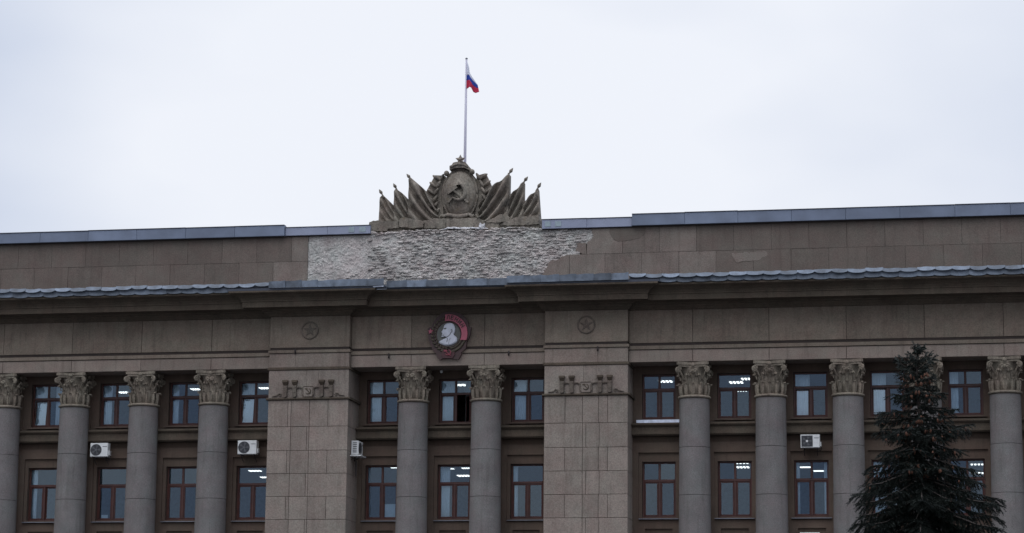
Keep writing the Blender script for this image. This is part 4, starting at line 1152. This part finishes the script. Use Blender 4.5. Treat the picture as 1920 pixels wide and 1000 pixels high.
# plinth stones
for pl, y in (([(108, 900), (110, 810), (150, 795), (400, 800), (405, 870), (300, 872), (290, 900)], 1.62), ([(408, 855), (415, 778), (480, 768), (655, 800), (650, 862), (560, 875)], 1.58),
              ([(655, 870), (655, 792), (780, 770), (870, 775), (870, 870)], 1.66), ([(870, 870), (872, 772), (1200, 768), (1262, 800), (1262, 880)], 1.70),
              ([(1262, 815), (1400, 738), (1478, 733), (1500, 770), (1480, 812)], 1.64), ([(1400, 850), (1480, 800), (1580, 762), (1788, 748), (1790, 830), (1720, 838)], 1.60),
              ([(1262, 812), (1405, 812), (1395, 850), (1790, 836), (1790, 880), (1262, 890)], 1.68)):
    MB().prism(rag([E_(*p) for p in pl + pl[:1]], .022, len(pl))[:-1], y, 2.6).build('plinth_stone', M['emblem'], T)
MB().prism([(-3.9, 23.15), (3.85, 23.15), (3.75, 23.62), (1.3, 23.72), (-1.6, 23.80), (-3.8, 23.70)], 1.76, 2.6).build('plinth_core', M['emblem'], T)
mb = MB(); P = []; Q = []
for i in range(13):
    P.append([]); Q.append([])
    for j in range(91):
        u_ = j / 90; v_ = i / 12; X_ = -.62 + 2.05 * u_
        h = (.10 + .07 * noise.noise(Vector((X_ * 3, 0, 1))) + (.16 if X_ > 1.0 and X_ < 1.28 else 0) * max(0, 1 + noise.noise(Vector((X_ * 9, 2, 1))))) * min(1, 8 * u_ + .2, 9 * (1 - u_) + .2)
        z = 23.40 - .02 * X_ + .05 * noise.noise(Vector((X_ * 2.2, 5, 1))) * (1 - v_) + h * v_
        y = 1.58 + .10 * v_ * v_ - .05 * noise.noise(Vector((X_ * 6, z * 11, 3))) - .03 * noise.noise(Vector((X_ * 15, z * 25, 5)))
        P[-1].append((X_, y, z)); Q[-1].append((X_, 1.85, z))
mb.shell(P, Q)
o = mb.build('mortar_crust', M['white_mortar'], T); o['kind'] = 'stuff'
mb = MB()
for k in range(150):
    x, z = E_(120 + 1660 * rnd.random(), 0)[0], 23.28 + rnd.uniform(-.06, .12); mb.ell((x, 1.64 + rnd.uniform(-.03, .04), z - .0), (rnd.uniform(.05, .18), .07, rnd.uniform(.015, .04)), 6, 4, rnd.uniform(-.2, .2))
o = mb.build('broken_edge', M['brick'], T); o['kind'] = 'stuff'

# ------------------------------------------------------------------ flag and pole
T = thing('flagpole', 'tall slim white flagpole rising behind the star of the stone emblem', 'flagpole', (-.03, 3.3, 23.2))
MB().tube([(-.03, 3.3, 23.2), (-.03, 3.3, 27.5), (-.02, 3.3, 31.78)], [.075, .065, .045], 10).build('pole', M['pole'], T, smooth=True)
MB().ell((-.02, 3.3, 31.80), (.06, .06, .05), 10, 6).build('finial', M['ac_mid'], T, smooth=True)
def FP(cx_, cy_): return (.0 + (cx_ - 167) * .0052, 31.80 - (cy_ - 45) * .00525)
top = [(170, 70), (180, 100), (190, 140), (205, 190), (225, 225), (250, 262), (268, 288)]
bot = [(166, 322), (180, 316), (200, 310), (214, 318), (226, 348), (250, 360), (288, 358)]
T = thing('flag', 'limp white, blue and red flag drooping from the flagpole', 'flag', (0, 3.25, 31.0))
def fcurve(pts, u_):
    f = u_ * (len(pts) - 1); i = min(int(f), len(pts) - 2); f -= i
    return (pts[i][0] + (pts[i + 1][0] - pts[i][0]) * f, pts[i][1] + (pts[i + 1][1] - pts[i][1]) * f)
for nm, mt, va, vb in (('white_stripe', 'fl_white', lambda u_: 0.0, lambda u_: .52 * (1 - u_) ** 1.0 + .02 * u_), ('blue_stripe', 'fl_blue', lambda u_: .52 * (1 - u_) + .02 * u_, lambda u_: .70 - .25 * u_), ('red_stripe', 'fl_red', lambda u_: .70 - .25 * u_, lambda u_: 1.0)):
    P = []; Q = []
    for i in range(25):
        u_ = i / 24; a = fcurve(top, u_); b_ = fcurve(bot, u_); P.append([]); Q.append([])
        for j in range(9):
            v_ = va(u_) + (vb(u_) - va(u_)) * j / 8
            x, z = FP(a[0] + (b_[0] - a[0]) * v_, a[1] + (b_[1] - a[1]) * v_)
            y = 3.25 + .12 * math.sin(u_ * 9 + v_ * 1.2) * min(1, u_ * 3)
            P[-1].append((x, y, z)); Q[-1].append((x, y + .004, z))
    MB().shell(P, Q).build(nm, M[mt], T, smooth=True)

# ------------------------------------------------------------------ spruces
LT = [(0, .06), (.3, .24), (.75, .55), (1.85, .96), (2.75, 1.34), (3.7, 1.58), (4.6, 2.15), (6.2, 2.95), (8, 3.6), (14, 4.2)]
def crown_r(t_):
    for i in range(len(LT) - 1):
        if t_ <= LT[i + 1][0]: return LT[i][1] + (LT[i + 1][1] - LT[i][1]) * (t_ - LT[i][0]) / (LT[i + 1][0] - LT[i][0])
    return LT[-1][1]
def spruce(name, label, base, H, zlow, seed, cones=True):
    rnd = random.Random(seed)
    T = thing(name, label, 'tree', base, 'spruces in front of the building')
    bx, by, bz = base
    MB().tube([(bx + .05 * math.sin(k * .9), by, bz + H * k / 12) for k in range(13)], [.26 * (1 - k / 12.4) + .012 for k in range(13)], 8).build('trunk', M['bark'], T, smooth=True)
    limbs = MB(); nv = []; nf = []; cn = MB()
    def needle_twig(p, d, L, dens):
        """bottle-brush twig: short blades all round a stem"""
        d = d.normalized(); a = d.cross(Vector((0, 0, 1)))
        if a.length < .05: a = Vector((1, 0, 0))
        a.normalize(); b_ = d.cross(a)
        k = max(6, int(L * dens))
        for i in range(k):
            f = (i + rnd.random()) / k
            c = p + d * (L * f) + Vector((0, 0, -.10 * L * f * f))
            q = rnd.uniform(0, 2 * math.pi); side = a * math.cos(q) + b_ * math.sin(q)
            nl = rnd.uniform(.045, .085) * (1 - .35 * f)
            e = c + side * nl + d * nl * rnd.uniform(.5, .95)
            w_ = d.cross(side) * .014
            j = len(nv); nv.extend((c - w_, c + w_, e)); nf.append((j, j + 1, j + 2))
    z = H - .12
    lvl = 0
    while z > zlow:
        t_ = H - z
        L0 = crown_r(t_)
        nb = 5 if t_ < .8 else (8 if t_ < 2.5 else 11)
        a0 = rnd.uniform(0, 6.28)
        for k in range(nb):
            if rnd.random() < .13: continue
            az = a0 + 2 * math.pi * k / nb + rnd.uniform(-.25, .25)
            L = L0 * rnd.choice((.3, .5, .7, .85, .95, 1.05, 1.2)) * rnd.uniform(.85, 1.1)
            h = Vector((math.cos(az), math.sin(az), 0)); o = Vector((bx, by, bz + z + rnd.uniform(-.12, .12)))
            rise = .55 if t_ < 1.2 else (.15 if t_ < 3 else -.10)
            def pt(f): return o + h * (L * f) + Vector((0, 0, L * (rise * f - .38 * f * f * (t_ > 1.0) + .22 * f ** 4)))
            limbs.tube([pt(f) for f in (0, .25, .5, .75, 1)], [.012 + .016 * L * (1 - f) for f in (0, .25, .5, .75, 1)], 4, False)
            nt_ = max(5, int(L * 10))
            for i in range(nt_):
                f = .12 + .88 * (i + rnd.random() * .6) / nt_
                p = pt(f); d = (pt(min(1.02, f + .03)) - pt(f - .03)).normalized()
                sd2 = d.cross(Vector((0, 0, 1))).normalized()
                tl = (.16 + .42 * min(1, L / 1.6) * math.sin(math.pi * min(1, .18 + .82 * (1 - f)) ** .8)) * rnd.uniform(.7, 1.15)
                for s_ in (-1, 1):
                    dd = d * rnd.uniform(.5, .9) + sd2 * s_ * rnd.uniform(.5, .9) + Vector((0, 0, rnd.uniform(-.75, .10)))
                    needle_twig(p, dd, tl, 105)
                    if tl > .3 and rnd.random() < .75:
                        q = p + dd.normalized() * tl * .5
                        needle_twig(q, dd + sd2 * rnd.uniform(-.8, .8) + Vector((0, 0, -.5)), tl * .6, 105)
            needle_twig(pt(.82), pt(1.0) - pt(.82), .22 + .12 * min(1, L), 110)
            if cones and .9 < t_ < 4.2 and rnd.random() < .85:
                for q in range(rnd.randint(2, 6)):
                    c = pt(rnd.uniform(.55, .98)) + Vector((rnd.uniform(-.12, .12), rnd.uniform(-.12, .12), -.05))
                    cn.tube([c, c + Vector((0, 0, -.035)), c + Vector((rnd.uniform(-.02, .02), 0, -.09)), c + Vector((0, 0, -.135))], [.016, .038, .034, .010], 6)
        z -= (.20 if t_ < 1.5 else .26) * rnd.uniform(.8, 1.25); lvl += 1
    for i in range(7):
        needle_twig(Vector((bx, by, bz + H - .5 + .08 * i)), Vector((rnd.uniform(-.5, .5), rnd.uniform(-.5, .5), .9)), .20, 90)
    needle_twig(Vector((bx, by, bz + H - .35)), Vector((.03, 0, 1)), .50, 150)
    o = limbs.build('limbs', M['bark'], T, smooth=True); o['kind'] = 'stuff'
    mb = MB(); mb.v = [tuple(v) for v in nv]; mb.f = nf
    o = mb.build('crown', M['needles'], T); o['kind'] = 'stuff'
    if cones:
        o = cn.build('cones', M['cone'], T, smooth=True); o['kind'] = 'stuff'
spruce('spruce_tree', 'dark green spruce with brown cones near its top, standing before the right wing', (20.92, -20.0, 0), 14.3, 5.2, 5)
spruce('spruce_tree', 'spruce almost out of frame, one branch tip showing at the lower right corner', (27.0, -20.6, 0), 12.2, 5.0, 9, False)
